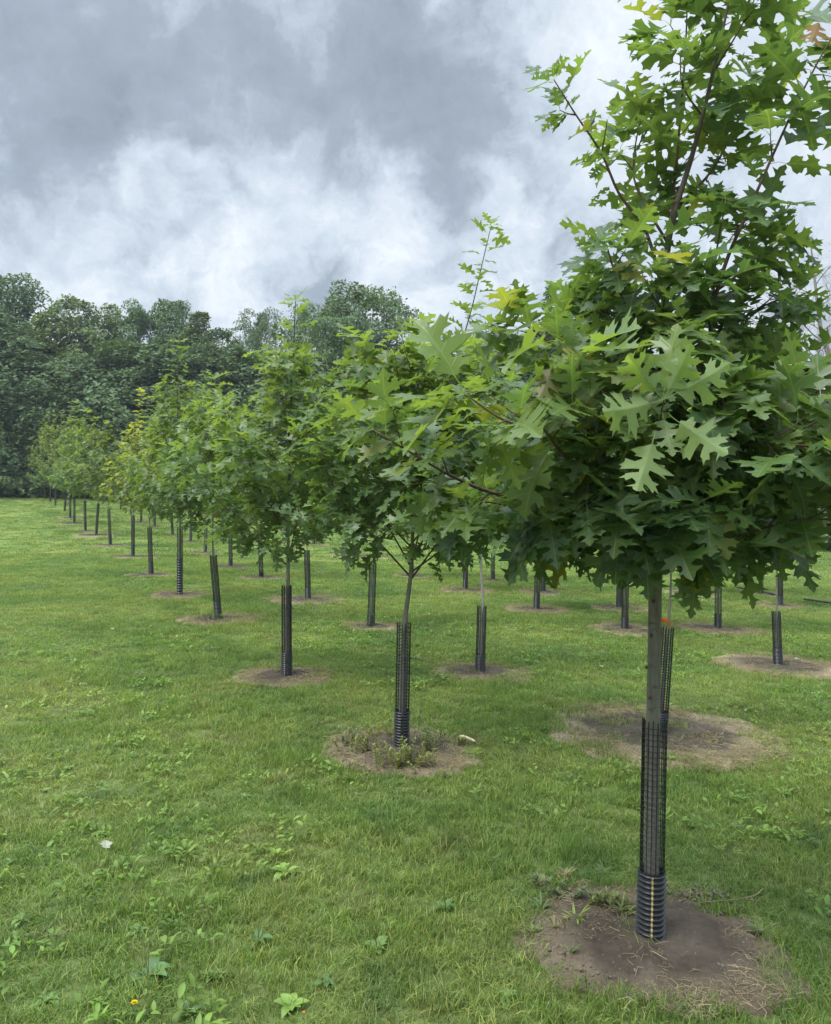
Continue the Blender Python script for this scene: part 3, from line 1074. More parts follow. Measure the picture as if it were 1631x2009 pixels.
HL([(1335, 400), (1400, 330, .1), (1450, 230, .14), (1475, 160, .16)], .006, .55, ntw=3, twl=.13, step=.065, size=1.1, droop=.3)
HL([(1380, 230), (1340, 170, -.08), (1335, 110, -.1)], .004, .55, ntw=1, twl=.1, step=.07, droop=.3)
HL([(1395, 150), (1450, 60, -.06), (1480, 0, -.08)], .004, .55, ntw=1, twl=.1, step=.07, droop=.3)
# left limbs, some of them reaching towards the camera
HL([(1286, 1040), (1191, 958, -.20), (1143, 920, -.32), (1101, 887, -.40), (1063, 840, -.50), (992, 826, -.58), (907, 769, -.62)], .012, .95, ntw=6, twl=.20, droop=.35, size=1.05, start=.35)
HL([(1284, 1085), (1100, 1000, -.12), (960, 965, -.2), (880, 930, -.26), (810, 890, -.3), (732, 843, -.30)], .011, .75, ntw=7, twl=.2, droop=.4, size=.86, start=.4)
HL([(1292, 900), (1180, 770, -.1), (1075, 670, -.16), (1008, 622, -.2)], .009, .85, ntw=4, twl=.15, step=.06, droop=.35, size=.92, start=.4)
HL([(1284, 1110), (1255, 1088), (1170, 1035, -.05), (1060, 1010, -.08), (960, 985, -.12), (905, 1000, -.15)], .009, .25, ntw=7, twl=.18, droop=.6, size=1.0)
HL([(1290, 980), (1200, 900, .15), (1090, 850, .3), (980, 820, .4)], .009, .4, ntw=7, twl=.24)
HL([(1300, 760), (1230, 690, .1), (1195, 620, .16), (1185, 560, .2)], .008, .4, ntw=5, twl=.16, size=.9)
HL([(1298, 800), (1200, 780, -.3), (1150, 740, -.42), (1130, 700, -.46)], .007, .7, ntw=4, twl=.18)
HL([(1303, 680), (1230, 600, -.15), (1205, 530, -.22), (1190, 480, -.25)], .007, .5, ntw=5, twl=.14, size=.85)
# towards the camera: the pale whorl
HL([(1292, 950), (1290, 900, -.25), (1292, 850, -.46), (1302, 785, -.65)], .007, .9, ntw=1, twl=.12, tip=0, start=.8)
HL([(1300, 830), (1330, 740, -.25), (1350, 640, -.38)], .006, .55, ntw=4, twl=.16)
HL([(1295, 1000), (1250, 1010, -.3), (1215, 990, -.45)], .006, .35, ntw=3, twl=.16, droop=.6)
HL([(1290, 1060), (1330, 1020, -.3), (1380, 985, -.45)], .006, .35, ntw=3, twl=.16, droop=.6)
# right limbs
HL([(1300, 870), (1418, 790, -.05), (1540, 781, -.1), (1650, 765, -.12)], .010, .6, ntw=7, twl=.24)
HL([(1290, 1090), (1427, 1040, -.15), (1475, 958, -.22), (1512, 911, -.25), (1570, 850, -.28), (1640, 800, -.3)], .011, .6, ntw=7, twl=.24, size=1.05)
HL([(1288, 1105), (1400, 1060, .1), (1520, 1010, .15), (1640, 980, .2)], .010, .3, ntw=8, twl=.2, droop=.5)
HL([(1288, 1115), (1340, 1070, -.1), (1450, 1050, -.25), (1560, 1020, -.32), (1640, 1020, -.36)], .008, .4, ntw=6, twl=.18, droop=.55, size=1.05)
HL([(1305, 640), (1420, 560, .05), (1480, 510, .1), (1520, 460, .12)], .008, .45, ntw=4, twl=.16, step=.06)
HL([(1303, 720), (1430, 640, .05), (1500, 600, .05), (1560, 575, .0)], .008, .5, ntw=4, twl=.15, step=.06, size=.85)
HL([(1300, 800), (1430, 720, .15), (1540, 680, .2)], .008, .35, ntw=6, twl=.24)
HL([(1296, 940), (1420, 880, .3), (1540, 840, .45)], .008, .4, ntw=7, twl=.24)
HL([(1296, 900), (1420, 860, -.3), (1530, 870, -.45), (1640, 880, -.5)], .009, .55, ntw=7, twl=.22, size=1.05)
HL([(1284, 1100), (1230, 1040, -.15), (1150, 1015, -.32), (1080, 1020, -.42)], .007, .25, ntw=5, twl=.2, droop=.75)
HL([(1286, 1090), (1200, 1010, .1), (1110, 1000, .15), (1030, 1010, .2)], .007, .25, ntw=6, twl=.22, droop=.7)
HL([(1290, 1100), (1310, 1050, -.2), (1300, 1010, -.38)], .006, .25, ntw=3, twl=.16, droop=.7)
HL([(1290, 1000), (1210, 930, -.25), (1170, 860, -.35)], .006, .6, ntw=5, twl=.18, droop=.6)
HL([(1296, 900), (1370, 830, -.3), (1440, 760, -.4)], .006, .55, ntw=5, twl=.2, droop=.5)
# away from the camera and round the stem
for k in range(8):
    hgt = 1070 - k * 56
    a = k * 2.4 + .6
    L = .60 * (1 - k / 15)
    sx, sy = math.cos(a), math.sin(a)
    if sy < -.3:
        sy *= .55
    HL([(1290 + k * 1.5, hgt), (1290 + sx * L * 250, hgt - 50, sy * L * .5), (1290 + sx * L * 500, hgt - 95 - rng.uniform(0, 40), sy * L)], .007, .3 + .02 * k, ntw=6, twl=.22, droop=.4, step=.07)
# pale leaves of the front whorl, seen from their undersides
WH = P(1302, 785, -.55)
pale = []


def facing(u0, v0, u1, v1, size, col, label=None, dy=-.66, tilt=0, flip=True):
    a, b_ = P(u0, v0, dy), P(u1, v1, dy - .02 + tilt)
    nrm = (Vector((0, 0, EYE)) - a).normalized() * (-1 if flip else 1)
    return (leaf_matrix(a, b_ - a, nrm + Vector((0, 0, -.3 if flip else .3)), size), col, label)


PC = (.27, .38, .13)
for u1, v1, s in ((1215, 810, .175), (1240, 715, .15), (1348, 700, .14), (1405, 735, .165)):
    pale.append(facing(1302, 783, u1, v1, s, PC if v1 > 760 else (.18, .28, .08), "pale underside of a broad lobed leaf at the front of the crown"))
pale.append(facing(1312, 812, 1400, 880, .165, PC, "pale underside of a broad lobed leaf hanging right of its shoot"))
pale.append(facing(1287, 845, 1262, 930, .168, PC, "pale leaf hanging straight down in front of the trunk"))
pale.append(facing(1090, 705, 1065, 770, .13, (.30, .21, .13), "dried brown curled leaf", dy=-.5))
pale.append(facing(1610, 30, 1590, 90, .12, (.42, .13, .05), "orange-brown withered leaf", dy=-.2))
hero.droop = .9
hero.leaves = [(m_, ((.22, .22, .045) if rng.random() < .35 else (.17, .20, .04)) if rng.random() < .03 else c, k) for m_, c, k in hero.leaves]
build_tree(hero, "oak_tree", B0, "large-leaved young oak nearest the camera, its smooth grey trunk in the foreground", nleaf=290, hi=True, limb_parts=24, extra=pale, scars=[(1276, 1370), (1279, 1248), (1283, 1180), (1270, 1310)])

NL = {1: 300, 2: 300, 18: 200, 3: 200, 4: 120, 19: 60}
for idx, row, k, b, top, spec, pr in TREES[1:]:
    Ht, cb, R, pal, tr, tu = spec
    Ht *= 1.14 if idx in range(5, 17) else 1.0
    d_ = b.y
    tt = Vector((at(tu, 800, d_).x, d_ + random.Random(idx).uniform(-.1, .1), b.z + Ht))
    far = d_ > 16
    ls = {'oak': .172, 'oak2': .165, 'maple': .120, 'yellow': .10, 'birch': .10}[pal]
    cb += {1: .12, 2: .30, 3: .2}.get(idx, .24)
    npr = 27 if not far else 20
    g = grow_auto(300 + idx, b, Ht, cb, R * 1.22, tr, pal, top, idx_narrow=idx in (2, 4, 7, 9), via=[at(930, 900, d_), at(903, 720, d_), at(932, 580, d_)] if idx == 18 else None, top=tt, nprim=npr if pal != 'yellow' else 22, ls=ls * (1.35 if far else 1), droop=.45,
                  twl=.26, step=.055 if not far else .06, dens=1.15 if idx in (1, 2) else .95, leader={18: .36, 2: .13, 4: .13, 5: .2, 6: .16, 1: .05}.get(idx, .10))
    if idx == 20:
        g.leaves = g.leaves[::3]
    label = {1: "dark green bushy oak second from the camera, weeds growing at its foot",
             2: "full-crowned green oak third from the camera with a tall upright leader",
             17: "slender sapling half hidden behind the nearest trunk, orange tape on its stem",
             18: "tall thin young oak in the second row with a long bare leader above the wood"}.get(
        idx, "%s, %s tree of the %s" % (LOOK[pal], ORD[k], ROWN[row]))
    bark = M_BARK_P if idx in (18, 19, 22, 23, 37, 13, 14, 15, 16, 21) else M_BARK
    build_tree(g, "oak_tree" if pal.startswith('oak') else "sapling", b, label, group="young trees planted in rows", nleaf=NL.get(idx, 0),
               hi=idx in (1, 2), limb_parts=8 if d_ < 9 else 0, bark=bark,
               geos=LEAF_HI if idx in (1, 2) else (LEAF_LO if pal.startswith('oak') else LEAF_MA))

# ------------------------------------------------------------------ marker tapes
for (u, v, idx, lab, s) in ((1299, 1217, 17, "bright orange tape knotted round the thin stem behind the nearest trunk", 1.0),
                            (419, 1012, 3, "orange tape tied to the stem of the fourth tree of the leftmost row", 1.2),
                            (603, 1052, 20, "orange tape hanging under the leaves of the full-crowned third oak", 1.3),
                            (146, 944, 10, "orange tape on a far stem among the leftmost saplings", 2.2)):
    b = TREES[idx][3]
    make_tape(at(u, v, b.y), .016, lab, s, idx)


# ------------------------------------------------------------------ the wood beyond the field
def wood_tree_geo(seed, kind):
    """unit tree about 15 m tall: returns trunk mesh, crown mesh"""
    rng = random.Random(seed)
    nr = np.random.default_rng(seed)
    T = Tubes()
    clumps = []
    spec = {'oval': (15.0, .9, lambda f: 3.9 * np.sqrt(np.clip(1 - ((f - .40) / .62) ** 2, .0, 1)), 42000, .130, (.80, .95), .43),
            'spire': (15.0, 1.2, lambda f: 2.5 * np.clip(1.02 - f, 0, 1) ** .55, 24000, .125, (1.1, .9), .43),
            'broad': (15.0, 6.0, lambda f: 5.4 * np.sqrt(np.clip(1 - ((f - .22) / .80) ** 2, 0, 1)), 38000, .105, (.75, 1.5), .50),
            'bush': (4.0, .0, lambda f: 2.1 * np.sqrt(np.clip(1 - f * f, 0, 1)), 12000, .095, (1.4, 1.4), .42)}[kind]
    Hh, z0, env, nleaf, ls, (fx, fz), thr = spec

    def n3d(x, y, z, k_):
        zi = np.floor(z)
        t = z - zi
        t = t * t * (3 - 2 * t)
        lo = np.zeros_like(x)
        hi = np.zeros_like(x)
        for q in np.unique(zi):
            m_ = zi == q
            lo[m_] = vnoise(x[m_], y[m_], 1, k_ + q * 1.37)
            hi[m_] = vnoise(x[m_], y[m_], 1, k_ + (q + 1) * 1.37)
        return lo * (1 - t) + hi * t
    N = nleaf * 7
    f = nr.random(N)
    th = nr.uniform(0, 2 * np.pi, N)
    ew = env(f)
    keep0 = nr.random(N) < np.clip(ew / ew.max(), .12, 1)
    f, th, ew = f[keep0], th[keep0], ew[keep0]
    lobes = .55 + .85 * n3d(np.cos(th) * 1.7 + 9, np.sin(th) * 1.7 + 9, f * 4.5, seed)
    rr_ = nr.random(len(f)) ** (.42 if kind != 'broad' else .6)
    r_ = rr_ * (ew * lobes + .12)
    pos = np.stack([r_ * np.cos(th), r_ * np.sin(th), z0 + (Hh - z0) * f], 1)
    # boughs swell out of the crown
    sw = n3d(pos[:, 0] * .62 + 30, pos[:, 1] * .62 + 30, pos[:, 2] * .62 + 7, seed + 3)
    pos[:, :2] *= (.66 + .72 * sw)[:, None]
    pos[:, 2] += (sw - .5) * 1.5
    q1 = n3d(pos[:, 0] * fx + 50, pos[:, 1] * fx + 50, pos[:, 2] * fz + 3, seed + 2)
    q2 = n3d(pos[:, 0] * 2.6 + 50, pos[:, 1] * 2.6 + 50, pos[:, 2] * 2.6 * fz / fx + 3, seed + 5)
    sel = (q1 * .66 + q2 * .34) > thr + .06 * (rr_ < .5)
    pos, q1, q2 = pos[sel][:nleaf], q1[sel][:nleaf], q2[sel][:nleaf]
    nleaf = len(pos)
    pick = nr.integers(0, nleaf, 60)
    clumps = [(*(pos[i] * np.array([.88, .88, .97])), .5, .5) for i in pick]
    # trunk and limbs
    lean = Vector((rng.uniform(-.5, .5), rng.uniform(-.5, .5), 0))
    tr = .24 if kind != 'bush' else .05
    if kind == 'broad':
        fork = Vector((0, 0, 3.2))
        T.add(catmull([(0, 0, -.3), (.05, 0, 2.2), fork], 4), [tr * 1.3] + [tr] * 8, 8)
        for c in clumps:
            cc = Vector(c[:3])
            mid = fork.lerp(cc, .5) + Vector((cc.x * .22, cc.y * .22, -.4))
            T.add(catmull([fork, fork.lerp(mid, .5) + Vector((rng.gauss(0, .15), rng.gauss(0, .15), .3)), mid, cc], 3), [.13, .12, .11, .1, .085, .07, .06, .045, .035, .02], 4, cap=False)
    else:
        top = Vector((lean.x, lean.y, Hh * .86))
        T.add(catmull([(0, 0, -.3), (lean.x * .1, lean.y * .3, Hh * .35), (lean.x * .7, lean.y * .5, Hh * .65), top], 4),
              [tr * (1 - .9 * i / 12) for i in range(13)], 6)
        for c in clumps[::3]:
            cc = Vector(c[:3])
            zb = max(.4, cc.z - Vector((cc.x, cc.y)).length * .7 - .8)
            st = Vector((lean.x * zb / Hh, lean.y * zb / Hh, zb))
            T.add(catmull([st, st.lerp(cc, .5) + Vector((0, 0, -.15)), cc], 3), [tr * .35, tr * .3, tr * .25, tr * .2, tr * .15, tr * .1, .02], 4, cap=False)
    ctr = np.stack([pos[:, 0] * .0, pos[:, 1] * .0, pos[:, 2] * .55 + Hh * .18], 1)
    d_ = pos - ctr
    d_ /= np.linalg.norm(d_, axis=1)[:, None] + 1e-6
    pos += nr.normal(0, .05, (nleaf, 3))
    nrm = d_ * .7 + nr.normal(size=(nleaf, 3)) * .55 + np.array([0, 0, .25])
    nrm /= np.linalg.norm(nrm, axis=1)[:, None]
    ax = np.cross(nrm, nr.normal(size=(nleaf, 3)))
    ax /= np.linalg.norm(ax, axis=1)[:, None]
    bx = np.cross(nrm, ax)
    sz = ls * nr.uniform(.6, 1.35, (nleaf, 1))
    V = np.stack([pos - ax * sz, pos + bx * sz * .52, pos + ax * sz, pos - bx * sz * .52], 1).reshape(-1, 3)
    Fc = np.arange(nleaf * 4).reshape(-1, 4)
    q3 = n3d(pos[:, 0] * .45 + 20, pos[:, 1] * .45 + 20, pos[:, 2] * .45 + 3, seed + 9)
    ct = (.75 + .6 * q3) * nr.uniform(.75, 1.28, nleaf)
    hue = (q2 - .5) * .25
    base = np.stack([.074 * (1 + hue), .120 * np.ones(nleaf), .050 * (1 - hue * .4)], 1) * ct[:, None]
    tint = np.repeat(base, 4, 0)
    me = npmesh("crown_" + kind, V, Fc, M_WOODLEAF, tint=tint, smooth=False)
    return T.mesh("trunk_" + kind, M_WBARK), me


KINDG = {}
for kd, seeds in (('oval', (1, 2, 3)), ('spire', (4, 5)), ('broad', (6, 7)), ('bush', (8, 9))):
    KINDG[kd] = [wood_tree_geo(s, kd) for s in seeds]
TINTED = {}


def tinted(me, tint):
    key = (me.name, tint)
    if key not in TINTED:
        m2 = me.copy()
        a = m2.attributes['tint']
        n_ = len(m2.vertices)
        buf = np.empty(n_ * 4, np.float32)
        a.data.foreach_get('color', buf)
        buf = buf.reshape(-1, 4)
        buf[:, :3] *= np.array(tint)
        a.data.foreach_set('color', buf.ravel())
        TINTED[key] = m2
    return TINTED[key]


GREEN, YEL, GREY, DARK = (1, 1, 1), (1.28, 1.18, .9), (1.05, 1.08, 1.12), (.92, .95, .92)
# u centre, v of the top, distance, width in px, kind, variant, tint, name, label
WOOD = [
    (-70, 590, 50, 260, 'oval', 0, GREEN, "broadleaf_tree", "broad tree cut by the left edge of the picture, farthest left of the wood"),
    (28, 552, 56, 210, 'oval', 1, GREY, "broadleaf_tree", "tall grey-green tree with a ragged top, at the left end of the wood"),
    (140, 578, 54, 190, 'oval', 2, YEL, "broadleaf_tree", "rounded tree with a yellowing crown at the left of the wood"),
    (222, 598, 58, 110, 'spire', 0, YEL, "broadleaf_tree", "narrow yellow-green pointed treetop right of the yellowing crown"),
    (275, 596, 56, 130, 'oval', 0, GREY, "broadleaf_tree", "tree with spiky grey-green top, left of the pair of peaks in the wood"),
    (338, 588, 56, 130, 'oval', 1, GREY, "broadleaf_tree", "tall grey-green tree with twin peaks, left of the gap over the wood"),
    (395, 620, 54, 110, 'spire', 1, YEL, "broadleaf_tree", "small pale yellow-green treetop in the dip of the wood's outline"),
    (440, 640, 52, 140, 'oval', 2, GREEN, "broadleaf_tree", "mid green tree in the dip left of the spreading locust"),
    (510, 606, 54, 150, 'broad', 1, DARK, "locust_tree", "smaller dark feathery locust left of the great spreading one"),
    (705, 546, 50, 350, 'broad', 0, DARK, "locust_tree", "great spreading feathery locust with dark open limbs in mid picture"),
    (610, 600, 55, 150, 'broad', 1, GREY, "locust_tree", "feathery grey-green treetop against the left side of the great locust"),
    (640, 690, 52, 260, 'oval', 0, DARK, "broadleaf_tree", "dark dense tree beneath the left half of the great locust"),
    (780, 690, 52, 240, 'oval', 1, DARK, "broadleaf_tree", "dark dense tree beneath the right half of the great locust"),
    (870, 690, 50, 200, 'oval', 2, GREEN, "broadleaf_tree", "low green treetop right of the great locust"),
    (985, 640, 44, 180, 'oval', 0, DARK, "broadleaf_tree", "airy dark tree behind the long bare leader"),
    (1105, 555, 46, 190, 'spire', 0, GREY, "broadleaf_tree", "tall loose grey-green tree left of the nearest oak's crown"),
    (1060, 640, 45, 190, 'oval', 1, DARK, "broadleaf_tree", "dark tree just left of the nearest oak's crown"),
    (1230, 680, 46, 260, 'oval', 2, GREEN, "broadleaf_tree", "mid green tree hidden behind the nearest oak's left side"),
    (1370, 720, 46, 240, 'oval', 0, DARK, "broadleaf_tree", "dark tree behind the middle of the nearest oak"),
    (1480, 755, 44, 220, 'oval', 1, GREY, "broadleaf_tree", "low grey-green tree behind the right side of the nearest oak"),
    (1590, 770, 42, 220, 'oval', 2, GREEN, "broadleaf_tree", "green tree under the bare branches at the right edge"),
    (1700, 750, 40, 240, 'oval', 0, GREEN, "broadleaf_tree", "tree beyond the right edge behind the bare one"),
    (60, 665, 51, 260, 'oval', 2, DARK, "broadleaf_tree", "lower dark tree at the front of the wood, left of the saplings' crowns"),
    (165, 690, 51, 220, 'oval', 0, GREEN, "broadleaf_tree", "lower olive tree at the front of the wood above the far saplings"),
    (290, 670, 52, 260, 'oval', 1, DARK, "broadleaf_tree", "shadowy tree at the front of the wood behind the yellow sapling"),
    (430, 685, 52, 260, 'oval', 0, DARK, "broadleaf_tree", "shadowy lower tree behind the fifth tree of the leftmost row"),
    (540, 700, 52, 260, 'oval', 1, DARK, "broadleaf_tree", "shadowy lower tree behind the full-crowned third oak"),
    (-30, 690, 51, 240, 'oval', 1, DARK, "broadleaf_tree", "low shadowy tree at the very left edge of the wood"),
]


def ground_at_far(u, Y):
    x = at(u, 967, Y).x
    return Vector((x, Y, float(gmesh(x, Y))))


for i, (u, v, Y, wpx, kd, var, tint, nm, lab) in enumerate(WOOD):
    Y += 4 if u < 620 else 1
    b = ground_at_far(u, Y)
    top = at(u, v, Y)
    hh = (top.z - b.z) * .985
    wm = wpx / F * Y
    unit_h = 15.0 if kd != 'bush' else 4.0
    unit_w = {'oval': 7.0, 'spire': 4.2, 'broad': 11.0, 'bush': 5}[kd]
    root = empty(nm, b, label=lab, cat="tree", group="trees of the wood beyond the field")
    tm, cm = KINDG[kd][var]
    rz = random.Random(i).uniform(0, 6.28)
    sc = (wm / unit_w, wm / unit_w, hh / unit_h)
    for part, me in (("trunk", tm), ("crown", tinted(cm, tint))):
        o = bpy.data.objects.new(part, me)
        o.rotation_euler = (0, 0, rz)
        o.scale = sc
        link(o, parent=root, kind='stuff' if part == "crown" else None)

# undergrowth along the wood's edge
rb = random.Random(3)
UNDER_TREES = []
k = 0
for u in range(-200, 1800, 50):
    Y = 53 - 12 * max(0, min(1, (u - 600) / 900)) + rb.uniform(-1, 1)
    b = ground_at_far(u + rb.uniform(-15, 15), Y)
    tm, cm = KINDG['bush'][k % 2]
    s = rb.uniform(1.0, 1.7)
    root = empty("shrub", b, label="dark leafy shrub in the shade under the edge of the far wood", cat="shrub", group="shrubs along the edge of the wood")
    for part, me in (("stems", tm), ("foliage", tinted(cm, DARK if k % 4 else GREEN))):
        o = bpy.data.objects.new(part, me)
        o.rotation_euler = (0, 0, rb.uniform(0, 6.28))
        o.scale = (s * 1.25, s * 1.25, s * rb.uniform(.8, 1.15))
        link(o, parent=root, kind='stuff' if part == "foliage" else None)
    k += 1
# deeper wood: one dark mass that closes the gaps between the trunks
o_far = None
for j, (u0, Y) in enumerate([(uu, 66 if uu < 800 else 58) for uu in range(-200, 1900, 150)]):
    b = ground_at_far(u0, Y)
    tm, cm = KINDG['oval'][j % 3]
    root = empty("broadleaf_tree", b, label="dark tree deep in the wood behind the front ranks", cat="tree", group="trees deep in the wood")
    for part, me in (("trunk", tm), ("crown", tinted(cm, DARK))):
        o = bpy.data.objects.new(part, me)
        o.rotation_euler = (0, 0, j * 1.7)
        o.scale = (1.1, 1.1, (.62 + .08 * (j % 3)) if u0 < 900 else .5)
        link(o, parent=root, kind='stuff' if part == "crown" else None)


# bare tree at the right
def bare_tree():
    rng = random.Random(12)
    Y = 27.0
    b = ground_at_far(1668, Y)
    root = empty("bare_tree", b, label="leafless grey tree with arching twigs at the right edge against the sky", cat="tree")
    tr, br, tw = Tubes(), Tubes(), Tubes()
    ctrl = [Vector((0, 0, -.2)), Vector((-.05, 0, 2.0)), Vector((-.1, 0, 4.0)), at(1640, 740, Y) - b, at(1612, 650, Y) - b, at(1600, 560, Y) - b, at(1590, 470, Y) - b]
    tp_ = catmull(ctrl, 4)
    tr.add(tp_, [.16 * (1 - .93 * i / (len(tp_) - 1)) + .008 for i in range(len(tp_))], 8)

    def rec(p, dv, L, r, lev):
        dv = dv.normalized()
        pts = [p]
        q = p
        bend = Vector((rng.gauss(0, .25), rng.gauss(0, .25), rng.gauss(-.05 if lev else .1, .2)))
        for i in range(5):
            dv = (dv + bend * .22 + Vector((rng.gauss(0, .09), rng.gauss(0, .09), rng.gauss(0, .09)))).normalized()
            q = q + dv * L / 5
            pts.append(q)
        t = br if lev == 0 else tw
        t.add(pts, [r * (1 - .75 * i / 5) for i in range(6)], 5 if lev == 0 else 3, cap=False)
        if lev >= 3:
            return
        for k_ in range([8, 6, 5][lev]):
            f = rng.uniform(.2, 1)
            i = min(4, int(f * 5))
            t_ = (pts[i + 1] - pts[i]).normalized()
            sd = t_.orthogonal().normalized()
            sd.rotate(Matrix.Rotation(rng.uniform(0, 6.28), 3, t_))
            rec(pts[i], t_ * .8 + sd * .75, L * rng.uniform(.35, .6), r * .42, lev + 1)
    m_ = len(tp_)
    for k_ in range(17):
        f = .35 + .6 * k_ / 17
        i = int(f * (m_ - 1))
        a = k_ * 2.4 + 2.6
        rec(tp_[i], Vector((math.cos(a), math.sin(a) * .8, .55)), 3.3 * (1.15 - f * .75), .05 * (1.2 - f), 0)
    rec(tp_[int(m_ * .5)], Vector((-1, -.1, .6)), 3.0, .05, 0)
    rec(tp_[int(m_ * .62)], Vector((-1, .1, .15)), 2.4, .045, 0)
    rec(tp_[int(m_ * .45)], Vector((-1, 0, .0)), 2.4, .045, 0)
    link(bpy.data.objects.new("trunk", tr.mesh("trunk", M_DEAD)), parent=root)
    link(bpy.data.objects.new("branches", br.mesh("branches", M_DEAD)), parent=root, kind='stuff')
    link(bpy.data.objects.new("twigs", tw.mesh("twigs", M_DEAD)), parent=root, kind='stuff')


bare_tree()


# ------------------------------------------------------------------ grass
def tuft(seed, nb, spread, h, w, segs=3, dry=.18):
    r = np.random.default_rng(seed)
    V, Fc, T = [], [], []
    for _ in range(nb):
        a, rr = r.uniform(0, 6.28), spread * math.sqrt(r.random())
        p = np.array([rr * math.cos(a), rr * math.sin(a), -.004])
        hd = r.uniform(0, 6.28)
        lean = r.uniform(.15, 1.0)
        L = h * r.uniform(.5, 1.25)
        ww = w * r.uniform(.7, 1.3)
        dx = np.array([math.cos(hd), math.sin(hd), 0])
        side = np.array([-math.sin(hd), math.cos(hd), 0])
        tw = r.uniform(-.8, .8)
        side = side * math.cos(tw) + dx * math.sin(tw)
        isdry = r.random() < dry
        c0 = np.array([1.9, 1.40, 1.7]) if isdry else np.array([1, 1, 1]) * r.uniform(.8, 1.25)
        b = len(V)
        for s in range(segs + 1):
            f = s / segs
            th = lean * (f * 1.1)
            q = p + dx * L * f * math.sin(th) + np.array([0, 0, L * f * math.cos(th)])
            wd = ww * (1 - f ** 2.2) * .5
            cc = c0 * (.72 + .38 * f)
            if s < segs:
                V += [q - side * wd, q + side * wd]
                T += [cc, cc]
            else:
                V.append(q)
                T.append(cc)
        for s in range(segs - 1):
            Fc.append((b + 2 * s, b + 2 * s + 1, b + 2 * s + 3, b + 2 * s + 2))
        Fc.append((b + 2 * segs - 2, b + 2 * segs - 1, b + 2 * segs))
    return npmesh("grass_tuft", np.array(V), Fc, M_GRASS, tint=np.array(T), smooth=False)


def inside_patch(x, y, grow=1.0):
    """how deep in a bare patch (0 outside .. 1 inside)"""
    out = np.zeros_like(x)
    for (px_, py_, rx, ry, st) in PATCHES:
        dd = np.hypot((x - px_) / rx, (y - py_) / ry)
        am = 1.0 if py_ < 4 else (1.6 if st < .95 else 1.1)
        wob = ((vnoise(x, y, 5, 8) - .5) * .34 + (vnoise(x, y, 14, 9) - .5) * .22) * am + (.06 if py_ > 4.5 else 0) + (.16 if py_ > 7 and st < .95 else 0)
        out = np.maximum(out, (dd + wob < grow).astype(float))
    return out


def scatter(name, protos, P3, rot, scl, idx, itint, label, cat):
    col = bpy.data.collections.new(name + "_kinds")
    for k_, me in enumerate(protos):
        col.objects.link(bpy.data.objects.new("%s_kind_%02d" % (name, k_), me))
    me = bpy.data.meshes.new(name)
    me.vertices.add(len(P3))
    me.vertices.foreach_set('co', np.asarray(P3, np.float32).ravel())
    for nm, typ, arr, key in (('rot', 'FLOAT_VECTOR', rot, 'vector'), ('scl', 'FLOAT_VECTOR', scl, 'vector'), ('idx', 'INT', idx, 'value'), ('itint', 'FLOAT', itint, 'value')):
        a = me.attributes.new(nm, typ, 'POINT')
        a.data.foreach_set(key, np.asarray(arr, np.int32 if typ == 'INT' else np.float32).ravel())
    ob = bpy.data.objects.new(name, me)
    link(ob, label=label, cat=cat, kind='stuff')
    ng = bpy.data.node_groups.new(name, 'GeometryNodeTree')
    ng.interface.new_socket('Geometry', in_out='INPUT', socket_type='NodeSocketGeometry')
    ng.interface.new_socket('Geometry', in_out='OUTPUT', socket_type='NodeSocketGeometry')
    N, Lk = ng.nodes, ng.links
    gi, go = N.new('NodeGroupInput'), N.new('NodeGroupOutput')
    iop = N.new('GeometryNodeInstanceOnPoints')
    ci = N.new('GeometryNodeCollectionInfo')
    ci.inputs['Collection'].default_value = col
    ci.inputs['Separate Children'].default_value = True
    ci.inputs['Reset Children'].default_value = True
    iop.inputs['Pick Instance'].default_value = True

    def attr(nm, typ):
        a = N.new('GeometryNodeInputNamedAttribute')
        a.data_type = typ
        a.inputs['Name'].default_value = nm
        return a.outputs['Attribute']
    Lk.new(gi.outputs[0], iop.inputs['Points'])
    Lk.new(ci.outputs[0], iop.inputs['Instance'])
    Lk.new(attr('idx', 'INT'), iop.inputs['Instance Index'])
    e2r = N.new('FunctionNodeEulerToRotation')
    Lk.new(attr('rot', 'FLOAT_VECTOR'), e2r.inputs[0])
    Lk.new(e2r.outputs[0], iop.inputs['Rotation'])
    Lk.new(attr('scl', 'FLOAT_VECTOR'), iop.inputs['Scale'])
    Lk.new(iop.outputs[0], go.inputs[0])
    md = ob.modifiers.new('scatter', 'NODES')
    md.node_group = ng
    return ob


def wedge_points(r, y0, y1, dens, margin=1.3):
    k = .52
    margin += .6
    xm = k * y1 + margin
    nn = int((y1 - y0) * 2 * xm * dens)
    x = r.uniform(-xm, xm, nn)
    y = r.uniform(y0, y1, nn)
    keep = np.abs(x) < k * np.maximum(y, 0) + margin
    return x[keep], y[keep]


